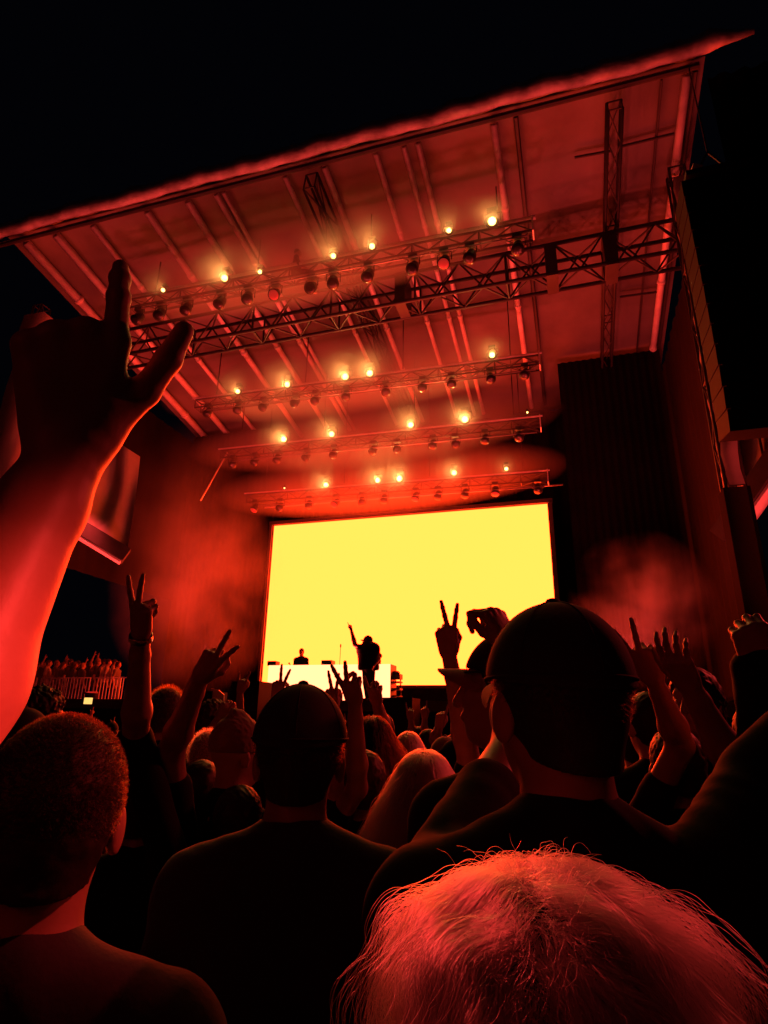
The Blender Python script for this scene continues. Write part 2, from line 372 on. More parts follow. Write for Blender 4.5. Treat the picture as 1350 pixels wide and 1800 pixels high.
HZ = 1.672
def person(label, P=None, head=None, yaw=None, pitch=0.0, hyaw=None, arms=(), hair='short', hmat='dark', shirt='black_cloth', trousers='denim', skin='skin',
           group=None, sc=None, vox=.009, feet=None, lean=(0, 0), down=True, fuzz=0, hatlab=None, sleeve=.62, name='person', bulk=0.0, extra=None, fl=1.0, floor=0.0, capmat='cap_cloth', neckcut=True):
    H = np.array(head, float) if head is not None else np.array([P[0], P[1], floor+HZ*(sc or 1)])
    if yaw is None: yaw = math.atan2(6-(-H[0])*1.0, 17-H[1]) if head is not None else 0.0
    if sc is None: sc = min(max((H[2]-floor)/HZ, .92), 1.13)
    dz = H[2]-floor-HZ*sc           # what remains is taken up by knees / tiptoe
    R = rotz(yaw); RH = rotz(yaw if hyaw is None else hyaw)@rotx(-pitch)
    base = np.array([H[0]-lean[0], H[1]-lean[1], floor]); root = empty(name, base, label, 'person', group)
    up = lambda z: (z*sc+dz*min(1, z/.9)) if dz > 0 else z*(H[2]-floor)/HZ
    def B(x, y, z):
        f = z/HZ; q = R@np.array([x*sc, y*sc, 0]); return base+np.array([q[0]+lean[0]*f, q[1]+lean[1]*f, up(z)])
    def Hd(x, y, z):
        return H+RH@(np.array([x, y, z-HZ])*sc)
    S = sc
    torso = [cone(B(0, -.03, 1.50), B(-.15, -.025, 1.435), .052*S, .05*S, .03), cone(B(0, -.03, 1.50), B(.15, -.025, 1.435), .052*S, .05*S, .03),
             cone(B(-.175, -.01, 1.415), B(.175, -.01, 1.415), .062*S, .062*S, .03),
             ell(B(0, 0, 1.27), np.array([.175, .115, .21])*S, R, .05), ell(B(0, .005, 1.07), np.array([.145, .105, .19])*S, R, .05),
             ell(B(0, 0, .93), np.array([.17, .12, .14])*S, R, .05)]
    headp = [ell(Hd(0, -.012, 1.69), np.array([.077, .098, .094])*S, RH, .02), ell(Hd(0, .03, 1.628), np.array([.060, .066, .075])*S, RH, .03),
             cone(Hd(0, .05, 1.572), Hd(0, .06, 1.572), .028*S, .024*S, .03), cone(Hd(0, .098, 1.668), Hd(0, .112, 1.632), .009*S, .014*S, .012),
             cone(Hd(-.035, .074, 1.695), Hd(.035, .074, 1.695), .014*S, .014*S, .015),
             cone(Hd(-.018, .088, 1.602), Hd(.018, .088, 1.602), .010*S, .010*S, .01),
             ell(Hd(-.081, -.008, 1.648), np.array([.009, .020, .033])*S, RH@rotz(.35), .006), ell(Hd(.081, -.008, 1.648), np.array([.009, .020, .033])*S, RH@rotz(-.35), .006),
             cone(Hd(0, -.018, 1.60), B(0, -.03, 1.44), .056*S, .064*S, .03)]
    legs = []
    for sx in (-1, 1):
        legs += [cone(B(sx*.088, 0, .9), B(sx*.10, .015, .50), .086*S, .056*S, .03), cone(B(sx*.10, .015, .5), B(sx*.105, -.02, .10), .058*S, .040*S, .02)]
    shoes = []
    for sx in (-1, 1):
        shoes += [cone(B(sx*.105, -.04, .055), B(sx*.12, .14, .040), .045*S, .036*S, .02)]
    parts = [sdf_mesh(torso+headp, vox), sdf_mesh(legs, vox*2.2)]
    # arms
    shirtp = [inflate(p, (.014+bulk)*S) for p in torso]
    wrists = []
    todo = list(arms); have = {a['side'] for a in arms}
    if down:
        for sd in ('L', 'R'):
            if sd not in have:
                sx = -1 if sd == 'L' else 1
                todo.append(dict(side=sd, el=B(sx*.235, -.04, 1.13), wr=B(sx*.24, .06, .90), d=B(sx*.24, .10, .80)-B(sx*.24, .06, .90), n=R@np.array([-sx, .2, 0.0]), g='relax', far=True))
    for a in todo:
        sx = -1 if a['side'] == 'L' else 1
        sh = B(sx*.185, -.01, 1.415); el, wr = np.array(a['el'], float), np.array(a['wr'], float)
        if a.get('raise_sh'): sh = sh+np.array([0, 0, .05*S])
        th = a.get('th', 1.0)*S
        ap = arm_prims(sh, el, wr, th)
        d = a['d'] if 'd' in a else wr-el
        n = a.get('n', (0, 1, 0)); 
        dn = _n(d); nn = _n(np.array(n, float)-dn*np.dot(n, dn)); s0 = np.cross(dn, nn)
        if 'thumb' in a: ts = 1 if np.dot(s0, a['thumb']) > 0 else -1
        else: ts = 1 if sx < 0 else -1      # anatomical
        hp = hand_prims(wr, d, nn, ts, a.get('g', 'open'), a.get('hs', 1.0)*S, a.get('fat', 1.0))
        vx = a.get('vox', vox*.5 if not a.get('far') else vox)
        parts.append(sdf_mesh(ap[1:]+hp if not a.get('far') else ap[1:]+hp, max(vx, .0022)))
        parts.append(sdf_mesh(ap[:2], vox))
        fr = a.get('sleeve', sleeve)
        if fr <= 1: shirtp.append(cone(sh, sh+(el-sh)*fr, .060*th, .056*th, .03))
        else:
            shirtp += [cone(sh, el, .060*th, .052*th, .03), cone(el, el+(wr-el)*(fr-1), .052*th, .044*th, .02)]
        a['_wr'] = wr; a['_f'] = _n(wr-el); wrists.append(a)
        if a.get('band'):
            mb = MB(); f = a['_f']; c0 = wr-f*.018*S
            mb.lathe(c0, f, [(-.010, .031*th), (-.008, .034*th), (.008, .034*th), (.010, .031*th)], 20)
            mb.build('wristband', M['gold'], root, True)
    V, Q = join(parts); fast_obj('body', V, Q, M[skin], root)
    V, Q = sdf_mesh(shirtp, vox, cuts=[((0, 0, -1), -(base[2]+up(.86)))], noise=(.0030*S, 21) if vox < .012 else None)
    fast_obj('shirt', V, Q, M[shirt], root)
    V, Q = sdf_mesh([inflate(p, .012*S) for p in legs]+[ell(B(0, 0, .93), np.array([.172, .123, .12])*S, R, .05)], vox*2, noise=None)
    fast_obj('trousers', V, Q, M[trousers], root)
    V, Q = sdf_mesh(shoes, vox*2); fast_obj('shoes', V, Q, M['shoe'], root)
    if vox < .012:
        for sx in (-1, 1):
            eyes = MB()
            c = Hd(sx*.031, .078, 1.668); eyes.lathe(c-RH[:, 1]*.012*S, RH[:, 1], [(0, .004*S), (.004*S, .010*S), (.010*S, .012*S), (.018*S, .009*S), (.022*S, .002*S)], 10)
            eyes.build('eye', M['white_panel'], root, True)
    # hair / headgear
    hc = Hd(0, -.014, 1.692); hr = np.array([.084, .105, .100])*S
    hm = M['hair_'+hmat]
    fwd = RH[:, 1]; upv = RH[:, 2]
    facecut = (_n(fwd*.8-upv*.55), float(np.dot(_n(fwd*.8-upv*.55), Hd(0, .052, 1.705))))
    if hair == 'short' or hair == 'cap':
        low = (_n(-upv*1.0+fwd*.25), float(np.dot(_n(-upv*1.0+fwd*.25), Hd(0, -.03, 1.60))))
        V, Q = sdf_mesh([ell(hc, hr, RH, .01), cone(Hd(0, -.045, 1.63), Hd(0, -.045, 1.60), .058*S, .056*S, .03)], vox*.6, cuts=[facecut, low], noise=((.003 if vox > .006 else .0012), 130) if hair == 'short' else None)
        ho = fast_obj('hair', V, Q, hm, root)
    elif hair == 'curly':
        low = (_n(-upv), float(np.dot(_n(-upv), Hd(0, 0, 1.60))))
        V, Q = sdf_mesh([ell(hc, hr*1.22, RH, .01)], vox*.6, cuts=[facecut, low], noise=(.012, 95))
        fast_obj('hair', V, Q, hm, root)
    elif hair in ('long', 'bob'):
        zb = 1.34 if hair == 'long' else 1.52
        V, Q = sdf_mesh([ell(hc, hr*1.06, RH, .01), cone(Hd(0, -.035, 1.66), Hd(0, -.055, zb+.06), .083*S, .075*S, .04), cone(Hd(-.055, -.01, 1.62), Hd(-.075, -.03, zb+.05), .035*S, .04*S, .03), cone(Hd(.055, -.01, 1.62), Hd(.075, -.03, zb+.05), .035*S, .04*S, .03)],
                        vox*.7, cuts=[facecut], noise=(.004, 90))
        fast_obj('hair', V, Q, hm, root)
    elif hair == 'bun':
        V, Q = sdf_mesh([ell(hc, hr*1.02, RH, .01), ell(Hd(0, -.06, 1.80), np.array([.04, .04, .035])*S, RH, .012)], vox*.6, cuts=[facecut], noise=(.003, 130))
        fast_obj('hair', V, Q, hm, root)
    if hair == 'cap' or hatlab:
        cm = M[capmat]
        tilt = .12
        un = RH@rotx(tilt)@np.array([0, 0, 1.0]); cc = Hd(0, -.012, 1.69)
        V, Q = sdf_mesh([ell(cc, np.array([.094, .112, .112])*S, RH, .01)], vox*.6, cuts=[(-un, float(np.dot(-un, cc+un*.005*S)))])
        crown = fast_obj('cap_crown', V, Q, cm, root)
        if vox < .008:
            sm = MB()
            for q in range(6):
                az = q*math.pi/3+.5; pp = []
                for e in np.linspace(.12, 1.5, 14): pp.append(cc+RH@(np.array([.0945*math.cos(az)*math.cos(e), .1125*math.sin(az)*math.cos(e), .1125*math.sin(e)])*S))
                sm.tube(pp, .0011*S, 5, False)
            sm.build('cap_seam', cm, crown, True)
            bd = MB(); bd.tube([cc+RH@(np.array([.0945*math.cos(a_), .1125*math.sin(a_), .008])*S) for a_ in np.linspace(0, 2*math.pi, 40)], .0024*S, 6, False); bd.build('cap_band', cm, crown, True)
        mb = MB(); mb.lathe(cc+RH@(np.array([0, 0, .111])*S), RH[:, 2], [(-.002, .010*S), (.003, .011*S), (.007, .008*S), (.009, .002)], 14); mb.build('cap_button', cm, crown, True)
        mb = MB()                                    # brim: arched sheet with thickness
        top = []; bot = []
        for i in range(7):
            rt = []; rb = []
            for j in range(15):
                q = math.radians(-62+124*j/14); rr_ = i/6
                x = math.sin(q)*(.092+.0*rr_)*(1-.12*rr_); y = math.cos(q)*.100+rr_*.078*max(0, math.cos(q*1.25))**.6
                z = .006-.042*(x/.09)**2-.10*rr_*.16
                v = Hd(0, 0, HZ)*0+cc+RH@rotx(tilt)@(np.array([x, y, z])*S); rt.append(v); rb.append(v-un*.004*S)
            top.append(rt); bot.append(rb)
        mb.grid(top); mb.grid([r[::-1] for r in bot])
        edge = [[*top[6]], [*bot[6]]]; mb.grid(edge)
        mb.build('cap_brim', M['red_cap'] if capmat == 'cap_cloth' and extra == 'redbrim' else cm, root, True)
    if hair == 'beanie':
        V, Q = sdf_mesh([ell(Hd(0, -.012, 1.70), np.array([.090, .108, .112])*S, RH, .01), cone(Hd(-.0, -.012, 1.80), Hd(0, -.03, 1.815), .03*S, .02*S, .03)], vox*.6, cuts=[(-upv, float(np.dot(-upv, Hd(0, 0, 1.672))))], noise=(.0025, 150))
        fast_obj('beanie', V, Q, M['beanie'], root)
    if fuzz:
        u = RNG.normal(0, 1, (fuzz*3, 3)); u /= np.linalg.norm(u, axis=1)[:, None]
        ok = (u[:, 2] > -.45) & ~((u[:, 1] > .45) & (u[:, 2] < .55)) ; u = u[ok][:fuzz]
        if hair == 'cap': u = u[u[:, 2] < .05]
        P0 = hc+(u*hr)@RH.T
        Dn = u@RH.T
        if hair == 'long' or hair == 'bob':
            cen = hc
            def flow(P):
                q = P-cen; t = np.stack([q[:, 0]*.6, q[:, 1]*.6, -np.ones(len(q))*.09], 1); return t/np.linalg.norm(t, axis=1)[:, None]
            strands('hair_strands', P0, Dn*.4+flow(P0)*.8, (.30 if hair == 'long' else .16)*(.7+.5*RNG.random(len(P0)))*S, M['strand_'+hmat], root, 12, .0004*max(1, vox/.006), flow, .12, hc, hr*1.03, RH, grav=.8)
        else:
            strands('hair_strands', P0, Dn*.8+np.array([0, 0, -.25])+RNG.normal(0, .2, Dn.shape), fl*(.018 if hair != 'curly' else .045)*(.6+.8*RNG.random(len(P0)))*S, M['strand_'+hmat], root, 4, .00035*max(1, vox/.006), None, .25)
    root['_H'] = [float(x) for x in H]
    return root
# ================================================================== GROUND AND STAGE
mb = MB(); mb.grid([[(x, y, 0) for x in (-150, -40, -15, 0, 15, 40, 150)] for y in (-60, -10, 0, 10, 20, 60, 200)]); tag(mb.build('ground', M['asphalt']), kind='structure')
ZR = lambda y: 15.24-.164*(y-10.8)
XL, XR = -15.0, 3.5
stage = empty('stage', (-5.75, 14, 0), "black festival stage deck behind the packed crowd", "stage")
MB().box((-5.75, 18, 2.18), (19.0, 8.0, .24)).build('deck', M['deck'], stage)
P = [[(XL-.25+19*i/120, 13.96+.035*math.sin(i*1.7), z) for i in range(121)] for z in (2.06, 0.02)]
MB().grid(P).build('front_skirt', M['drape'], stage, True)
for sx in (XL-.2, XR+.2):
    MB().box((sx, 18, 1.0), (.06, 7.8, 2.0)).build('side_skirt', M['drape'], stage)
for y, x0, x1, z1, lab, mm in ((19.3, .25, XR, 13.7, "tall black drape hanging right of the yellow screen", 'drape'), (20.6, XL, -11.3, 13.4, "tall dark drape hanging left of the yellow screen in red haze", 'drape')):
    n = 70; P = [[(x0+(x1-x0)*i/n, y+.022*math.sin(i*1.25)+.01*math.sin(i*3.1), z) for i in range(n+1)] for z in (2.32, 5, 9, z1)]
    tag(MB().grid(P).build('stage_drape', M[mm], None, True), lab, 'drape')
P = [[(XL-1+(XR-XL+2)*i/150, 21.9+.1*math.sin(i*1.3), z) for i in range(151)] for z in (2.32, 7, 13.3)]
tag(MB().grid(P).build('back_drape', M['drape'], None, True), "black backdrop drape closing the stage behind the yellow screen", 'drape')
for x, mm, lab in ((XL-.1, 'drape', "dark side curtain hanging along the stage left of the screen"), (XR+.1, 'drape', "black side curtain along the stage right of the screen")):
    n = 60; P = [[(x+.025*math.sin(i*1.15)+.015*math.sin(i*2.7+1), 14.2+6.6*i/n, z) for i in range(n+1)] for z in (2.32 if x > 0 else 6.3, 8, 10, 13.2)]
    tag(MB().grid(P).build('side_curtain', M[mm], None, True), lab, 'curtain')

# ---------------- LED wall
scr = empty('led_screen', (-5.75, 21.1, 2.3), "huge bright yellow video wall behind the DJ booth", 'screen')
mesh_obj('display', [(-11.02, 21.0, 3.08), (-.48, 21.0, 3.08), (-.48, 21.0, 9.2), (-11.02, 21.0, 9.2)], [(0, 1, 2, 3)], M['screen'], scr)
MB().box((-5.75, 21.16, 6.14), (10.66, .28, 6.24)).build('cabinet', M['black_metal'], scr)
mb = MB()
for x in (-11.13, -.37): mb.box((x, 21.0, 6.14), (.10, .16, 6.3))
mb.box((-5.75, 21.0, 9.30), (10.9, .16, .14)); mb.box((-5.75, 21.0, 3.0), (10.9, .2, .12)); mb.build('bezel', M['drape_grey'], scr)
MB().box((-5.75, 21.1, 2.66), (10.8, .5, .6)).build('plinth', M['drape'], scr)
tag(MB().tube([(-11.6, 20.7, 9.9), (.1, 20.7, 9.75)], .03).build('header_pipe', M['metal']), "thin pipe running just above the top edge of the yellow screen", 'pipe')

# ---------------- roof
roof = empty('stage_roof', (-5.75, 10.8, 14), "huge sloping stage roof lit red from below", 'stage roof')
n = 90; P = []
for j in range(23):
    y = 10.7+(22.2-10.7)*j/22
    P.append([(XL-.2+(XR-XL+.4)*i/n, y, ZR(y)+.10+.05*math.sin(j*.9)*math.sin(i*.21)) for i in range(n+1)])
MB().grid(P).build('roof_skin', M['tarp'], roof, True)
MB().grid([[tuple(np.array(p)+[0, 0, .06]) for p in r[::-1]] for r in P]).build('roof_top', M['tarp'], roof, True)
# fascia roll
ns, seg = 160, 14; V = []; F = []
for i in range(ns+1):
    t = i/ns; x = -18.2+(4.62+18.2)*t; wob = .012*math.sin(i*.5)+.010*math.sin(i*1.3+2)+.010*math.sin(i*2.9); rr = .21+wob*1.0; c = (x, 10.55+.02*math.sin(i*.8), 15.52+wob+.03*math.sin(i*.21))
    if i > ns-6: rr *= 1.0-.12*(i-ns+6)
    for k in range(seg):
        q = 2*math.pi*k/seg; V.append((c[0], c[1]+rr*.8*math.cos(q), c[2]+rr*1.15*math.sin(q)))
for i in range(ns):
    for k in range(seg): F.append((i*seg+k, i*seg+(k+1) % seg, (i+1)*seg+(k+1) % seg, (i+1)*seg+k))
mesh_obj('fascia', V, F, M['fascia'], roof, True)
MB().tube([(XL-2.6, 10.72, 15.14), (XR+.05, 10.72, 15.16)], .07).build('front_chord', M['dark_beam'], roof)
def rafter(px, py, w=.15, y1=21.2, m='steel_beam'):
    x = at(px, py, 1)-CAM; t = (15.2+.164*10.8-CAM[2])/(x[2]+.164*x[1]); X = CAM[0]+x[0]*t
    return X
for px, py, wd in ((1206, 132, .20), (868, 215, .17), (735, 250, .14), (710, 255, .13), (660, 265, .14), (570, 290, .17), (500, 305, .14), (393, 335, .12), (380, 338, .16), (330, 350, .19), (258, 368, .20), (160, 390, .16), (95, 405, .24), (48, 425, .26)):
    X = rafter(px, py); mb = MB()
    mb.tube([(X, 10.85, ZR(10.85)-.10), (X, 21.6, ZR(21.6)-.10)], wd*.5, 8)
    for y in (13.0, 16.4, 19.2): mb.tube([(X, y, ZR(y)-.10), (X, y+.12, ZR(y)-.12)], wd*.62, 8)
    mb.build('rafter', M['steel_beam'], roof, True)
for px, py, wd in ((905, 190, .06), (1160, 170, .03), (1222, 128, .05)):
    X = rafter(px, py); MB().tube([(X, 10.85, ZR(10.85)-.05), (X, 21.6, ZR(21.6)-.05)], wd, 6).build('seam_pipe', M['dark_beam'], roof)
for a, b in (((1010, 277), (1075, 265)), ((1090, 258), (1185, 235)), ((1090, 522), (1165, 512))):
    pa, pb = [at(*q, 1)-CAM for q in (a, b)]
    qq = []
    for v in (pa, pb): t = (15.15+.164*10.8-CAM[2])/(v[2]+.164*v[1]); qq.append(CAM+v*t)
    MB().tube(qq, .035, 6).build('purlin', M['dark_beam'], roof)
def truss(name, a, b, h, d, r, m, label, cat, group=None, step=.55, up=(0, 0, 1), ends=True):
    """box truss from a to b; h high, d deep"""
    a, b = np.array(a, float), np.array(b, float); t = _n(b-a); up = _n(np.array(up, float)-t*np.dot(up, t)); s = np.cross(t, up)
    o = empty(name, (a+b)/2, label, cat, group)
    cs = [s*d/2*i+up*h/2*j for i, j in ((-1, -1), (1, -1), (1, 1), (-1, 1))]
    for c in cs: MB().tube([a+c, b+c], r, 8).build('chord', m, o, True)
    L = np.linalg.norm(b-a); n = max(2, int(L/step)); mb = MB()
    for f in range(4):
        c0, c1 = cs[f], cs[(f+1) % 4]
        for i in range(n):
            p, q = (c0, c1) if i % 2 == f % 2 else (c1, c0)
            mb.tube([a+t*L*i/n+p, a+t*L*(i+1)/n+q], r*.5, 5, False)
        for i in range(0, n+1, 4): mb.tube([a+t*L*i/n+c0, a+t*L*i/n+c1], r*.6, 5, False)
    mb.build('bracing', m, o, True)
    return o
# dark roof trusses running up the slope
for px, py, hh, lab in ((545, 296, .55, "dark lattice roof truss running up the slope near the middle of the roof"), (1078, 148, .30, "dark roof truss running up the slope near the right edge of the roof")):
    X = rafter(px, py)
    truss('roof_truss', (X, 10.9, ZR(10.9)-.38), (X, 20.5, ZR(20.5)-.38), hh, .30, .035, M['dark_beam'], lab, 'truss', "trusses along the roof slope", .8)
# mother truss across
truss('main_truss', (-13.6, 14.2, 13.40), (3.5, 14.2, 13.55), .95, .7, .055, M['dark_beam'], "thick dark box truss spanning the whole roof behind the front lighting truss", 'truss', None, .62)
for x in (-3.9, .25, 1.75):
    MB().box((x, 14.2, 13.5), (.30, .78, 1.05)).build('truss_joint', M['dark_beam'], bpy.data.objects['main_truss'])

# ---------------- lamps
def lamp_head(name, c, lit, s=1.0, label=None, group=None, cat='stage lamp', aim=None):
    c = np.array(c, float); aim = _n(aim if aim is not None else (CAM-c)*[.4, 1, .75]); o = empty(name, c, label, cat, group)
    r = .13*s
    MB().lathe(c-aim*.30*s, aim, [(0, r*.55), (.04*s, r*.8), (.16*s, r*.95), (.24*s, r*.85), (.26*s, r*1.1), (.31*s, r*1.12)], 14).build('housing', M['black_metal'], o, True)
    side = _n(np.cross(aim, [0, 0, 1])); mb = MB()
    mb.tube([c-aim*.12*s+side*r*1.25, c-aim*.12*s+side*r*1.25+np.array([0, 0, .22*s]), c-aim*.12*s-side*r*1.25+np.array([0, 0, .22*s]), c-aim*.12*s-side*r*1.25], .015*s, 6)
    mb.box(c-aim*.12*s+np.array([0, 0, .26*s]), (.20*s, .16*s, .10*s)); mb.build('yoke', M['black_metal'], o)
    lm = M['lamp_lens'] if lit == 2 else M['red_lens'] if lit == 1 else M['plastic']
    k = .62 if lit == 2 else .95
    MB().lathe(c+aim*.012*s, aim, [(0, r*k), (.012*s, r*k*.96), (.028*s, r*k*.6), (.034*s, r*k*.1)], 14).build('lens', lm, o, True)
    return o
LAMPS = [  # px, py, brightness, Y, row
 (287, 510, .30, 12.4, 1), (395, 489, 1.5, 12.4, 1), (457, 478, .30, 12.4, 1), (586, 450, .7, 12.4, 1), (654, 433, .8, 12.4, 1), (789, 405, .55, 12.4, 1), (865, 389, 2.2, 12.4, 1),
 (418, 688, .6, 16.2, 2), (505, 676, .9, 16.2, 2), (607, 662, 1.3, 16.2, 2), (650, 656, 1.2, 16.2, 2), (865, 624, .8, 16.2, 2),
 (499, 772, 1.2, 18, 3), (583, 763, 1.0, 18, 3), (722, 747, 1.1, 18, 3), (817, 737, 1.7, 18, 3), (927, 725, .08, 18, 3),
 (573, 852, .8, 19.6, 4), (664, 844, .9, 19.6, 4), (702, 841, 1.4, 19.6, 4), (798, 831, .8, 19.6, 4), (890, 824, .25, 19.6, 4), (500, 858, .06, 19.6, 4)]
ROWN = {1: "front lighting truss", 2: "second lighting truss", 3: "third lighting truss", 4: "lowest lighting truss just above the screen"}
ORD = ["first", "second", "third", "fourth", "fifth", "sixth", "seventh", "eighth"]
ORD13 = ORD+["ninth", "tenth", "eleventh", "twelfth", "thirteenth"]
HALO = 95.0
rows = {}
for L in LAMPS: rows.setdefault(L[4], []).append(L)
for r, ls in rows.items():
    ls.sort()
    for i, (px, py, b, Y, _) in enumerate(ls):
        c = atY(px, py, Y-.32); size = (.42+.50*min(b, 2.2)**.6)*(1.0 if r == 1 else 1.15)
        if b < .1: size = .35
        word = "tiny amber" if b < .1 else "small amber" if b < .4 else "very bright amber" if b > 1.4 else "glowing amber"
        o = lamp_head('stage_lamp', c, 2, size, f"{word} lamp, {ORD[i]} from the left on the {ROWN[r]}", "lit amber lamps on the lighting trusses")
        if b > .1:
            d = _n(CAM-c); tgt = c+d
            spot('bulb', c+d*.10, c+d*.10+np.array([0, -1, -.12]), HALO*b*(Y/12.4)**1.3, (1.0, .40, .09), 128, 1.0, .03, o)
TR = {1: (12.4, (-11.7, -.15), (13.60, 13.44)), 2: (16.2, (-11.8, -.3), (12.32, 12.10)), 3: (18.0, (-11.75, -.45), (11.21, 10.99)), 4: (19.6, (-11.45, -.38), (10.04, 9.80))}
TL = {1: "front lighting truss crowded with moving heads under the roof", 2: "second lighting truss below the roof", 3: "third lighting truss between second and lowest", 4: "lowest lighting truss just above the yellow screen"}
for r, (Y, (x0, x1), (z0, z1)) in TR.items():
    t = truss('lighting_truss', (x0, Y, z0-.20), (x1, Y, z1-.20), .30, .34, .028 if r > 1 else .036, M['black_metal'] if r > 1 else M['dark_beam'], TL[r], 'truss', "lighting trusses hung in the roof", .42)
    MB().tube([(x0-.1, Y-.2, z0), (x1+.1, Y-.2, z1)], .055 if r == 1 else .03, 8).build('lamp_pipe', M['steel_beam'], t, True)
    MB().tube([(x0+.6, Y-.34, z0-.62), (x1-.1, Y-.34, z1-.62)], .020, 8).build('hanging_pipe', M['metal'], t, True)
    MB().box((x1+.02, Y-.1, z1-.2), (.03, .34, .46)).build('end_plate', M['steel_beam'], t)
    for k in range(4):
        xx = x0+(x1-x0)*(.06+.29*k); zz = z0+(z1-z0)*(.06+.29*k)
        MB().tube([(xx, Y, zz+.2), (xx, Y, ZR(Y)-.1)], .018, 6).build('hoist_chain', M['black_metal'], t)
    N = 13 if r == 1 else 11
    for k in range(N):
        f = (k+.5+random.uniform(-.25, .25))/N; xx = x0+(x1-x0)*f; zz = z0+(z1-z0)*f-(.92 if r == 1 else .72)
        # keep one in four with its red lens alight
        lit = 1 if (r == 1 and k in (5, 10)) or (r == 4 and k % 3 == 0) else 0
        aim = (random.uniform(-.5, .5), -1, random.uniform(-2.6, -1.1))
        nm = "black moving head with red-lit lens hanging under the " if lit else "unlit black moving head hanging under the "
        lamp_head('moving_head', (xx, Y-.25, zz), lit, 1.12 if r == 1 else 1.0, nm.replace("hanging", ORD13[k]+" from the left, hanging")+ROWN[r].replace(" just above the screen", ""), f"{'red-lit' if lit else 'unlit'} moving heads under the {ROWN[r].replace(' just above the screen', '')}", 'moving head', aim)
# strut hanging diagonally at the left ends
tag(MB().tube([atY(352, 880, 18), atY(400, 795, 18)], .03, 6).build('brace_cable', M['metal']), "thin slanting cable hanging from the left end of the third lighting truss", 'cable')

# ---------------- towers either side
for x, lab in ((3.3, "right roof tower partly hidden by the black speaker array"), (-15.9, "left roof tower glimpsed behind the big raised hand")):
    t = truss('roof_tower', (x, 12.9, 0), (x, 12.9, 14.6), .34, .34, .035, M['dark_beam'], lab, 'tower', "towers carrying the roof", .7, up=(0, 1, 0))
    mb = MB()
    n = 24; cw = .14 if x > 0 else .38; cor = [(-cw, .2), (-cw, -.25), (cw, -.25), (cw, .2)]
    mb.grid([[(x+cor[q][0]+.03*math.sin(k*1.9+q), 12.9+cor[q][1]+.03*math.sin(k*1.3+q), z) for q in range(4)] for k, z in enumerate(np.linspace(6.3 if x > 0 else .05, 14.2, n))]); mb.build('cover', M['wing_cloth'], t, True)
    if x > 0: MB().grid([[(x+.24*a_, 12.9+.24*b_, z) for a_, b_ in ((-1, 1), (-1, -1), (1, -1), (1, 1))] for z in (.05, 3, 6.28)]).build('lower_cover', M['drape'], t)
# wing canopies beside the stage
for s, x0 in ((1, 3.9), (-1, -15.6)):
    o = empty('wing_canopy', (x0+s*3, 13, 0), "canvas wing with a dark beam, " + ("under the hanging speaker array" if s > 0 else "left of the screen beside the raised forearm"), 'canopy', "canvas wings beside the stage")
    pa, pb = ((atY(1272, 945, 14.5), atY(1420, 735, 13.0)) if s > 0 else (atY(222, 978, 14.8), atY(40, 868, 12.8)))
    d = _n(pb-pa); sd = _n(np.cross(d, [0, 0, 1])); upn = np.cross(sd, d); Rm = np.stack([d, sd, upn], 1)
    MB().box((pa+pb)/2, (np.linalg.norm(pb-pa), .5, .42), rot=Rm).build('beam', M['dark_beam'], o)
    MB().box((pa+pb)/2-upn*.25, (np.linalg.norm(pb-pa)*.98, .34, .06), rot=Rm).build('lit_underside_strip', M['steel_beam'], o)  # pale strip stands in for light falling on the beam's underside
    n = 26; P = []
    for j, z in enumerate(np.linspace(0, 1, 14)):
        row = []
        for i in range(n):
            u = i/(n-1); b0 = pa+(pb-pa)*u; top = b0+np.array([s*.6*z, .5*z, 3.6*z]); row.append(top+np.array([0, 1, 0])*(.12*math.sin(i*.9+z*2)+.25*math.sin(z*3.1)*math.sin(i*.3)))
        P.append(row)
    MB().grid(P).build('canvas', M['wing_cloth'], o, True)
    MB().tube([pb, (pb[0], pb[1], 0)], .12, 8).build('post', M['dark_beam'], o)
    MB().tube([(pa+pb)/2+np.array([0, -.25, .2]), (pa+pb)/2+np.array([.1*s, .1, 3.4])], .03, 6).build('seam', M['dark_beam'], o)
# dark scrim wing at right of roof
P = [[(3.75+.12*i, 11.0+.06*math.sin(i*1.9), z) for i in range(40)] for z in (7.6, 11, 15.1)]
tag(MB().grid(P).build('side_scrim', M['drape'], None, True), "dark scrim hanging from the right end of the roof behind the speaker array", 'scrim')

# ---------------- line array
pa_ = empty('speaker_array', (2.95, 9.3, 5.9), "tall black line array of speaker cabinets hanging at the right of the stage", 'speaker array')
zt = 10.45; tilt = 0.0; y = 9.3; x = 2.93
MB().box((x, 9.3, zt+.10), (1.0, .8, .10)).build('bumper_frame', M['black_metal'], pa_)
mb = MB()
for k in (-.4, .4): mb.tube([(x+k, 9.3, zt+.15), (x, 9.3, zt+.85)], .02, 6)
mb.tube([(x, 9.3, zt+.85), (3.35, 10.7, 15.1)], .015, 6); mb.build('hoist_chain', M['black_metal'], pa_)
c = atY(1222, 303, 9.3); mb = MB(); mb.box(c, (.16, .16, .22), rot=rotx(.5)@roty(.4)); mb.lathe(c+np.array([0, 0, -.1]), (0, 0, -1), [(0, .07), (.10, .03)], 8); mb.build('chain_motor', M['steel_beam'], pa_)
nb = 13
for k in range(nb):
    h = .345; tilt = -.004*k*k*.35; zt -= h
    Rm = rotx(-tilt)
    cab = MB().box((x+.008*k, y+.012*k*k*.12, zt+h/2), (1.16, .7, h-.012), rot=Rm).build('cabinet', M['speaker'], pa_)
    MB().box((x+.008*k, y-.356+.012*k*k*.12, zt+h/2), (1.08, .012, h-.05), rot=Rm).build('grille', M['grille'], cab)

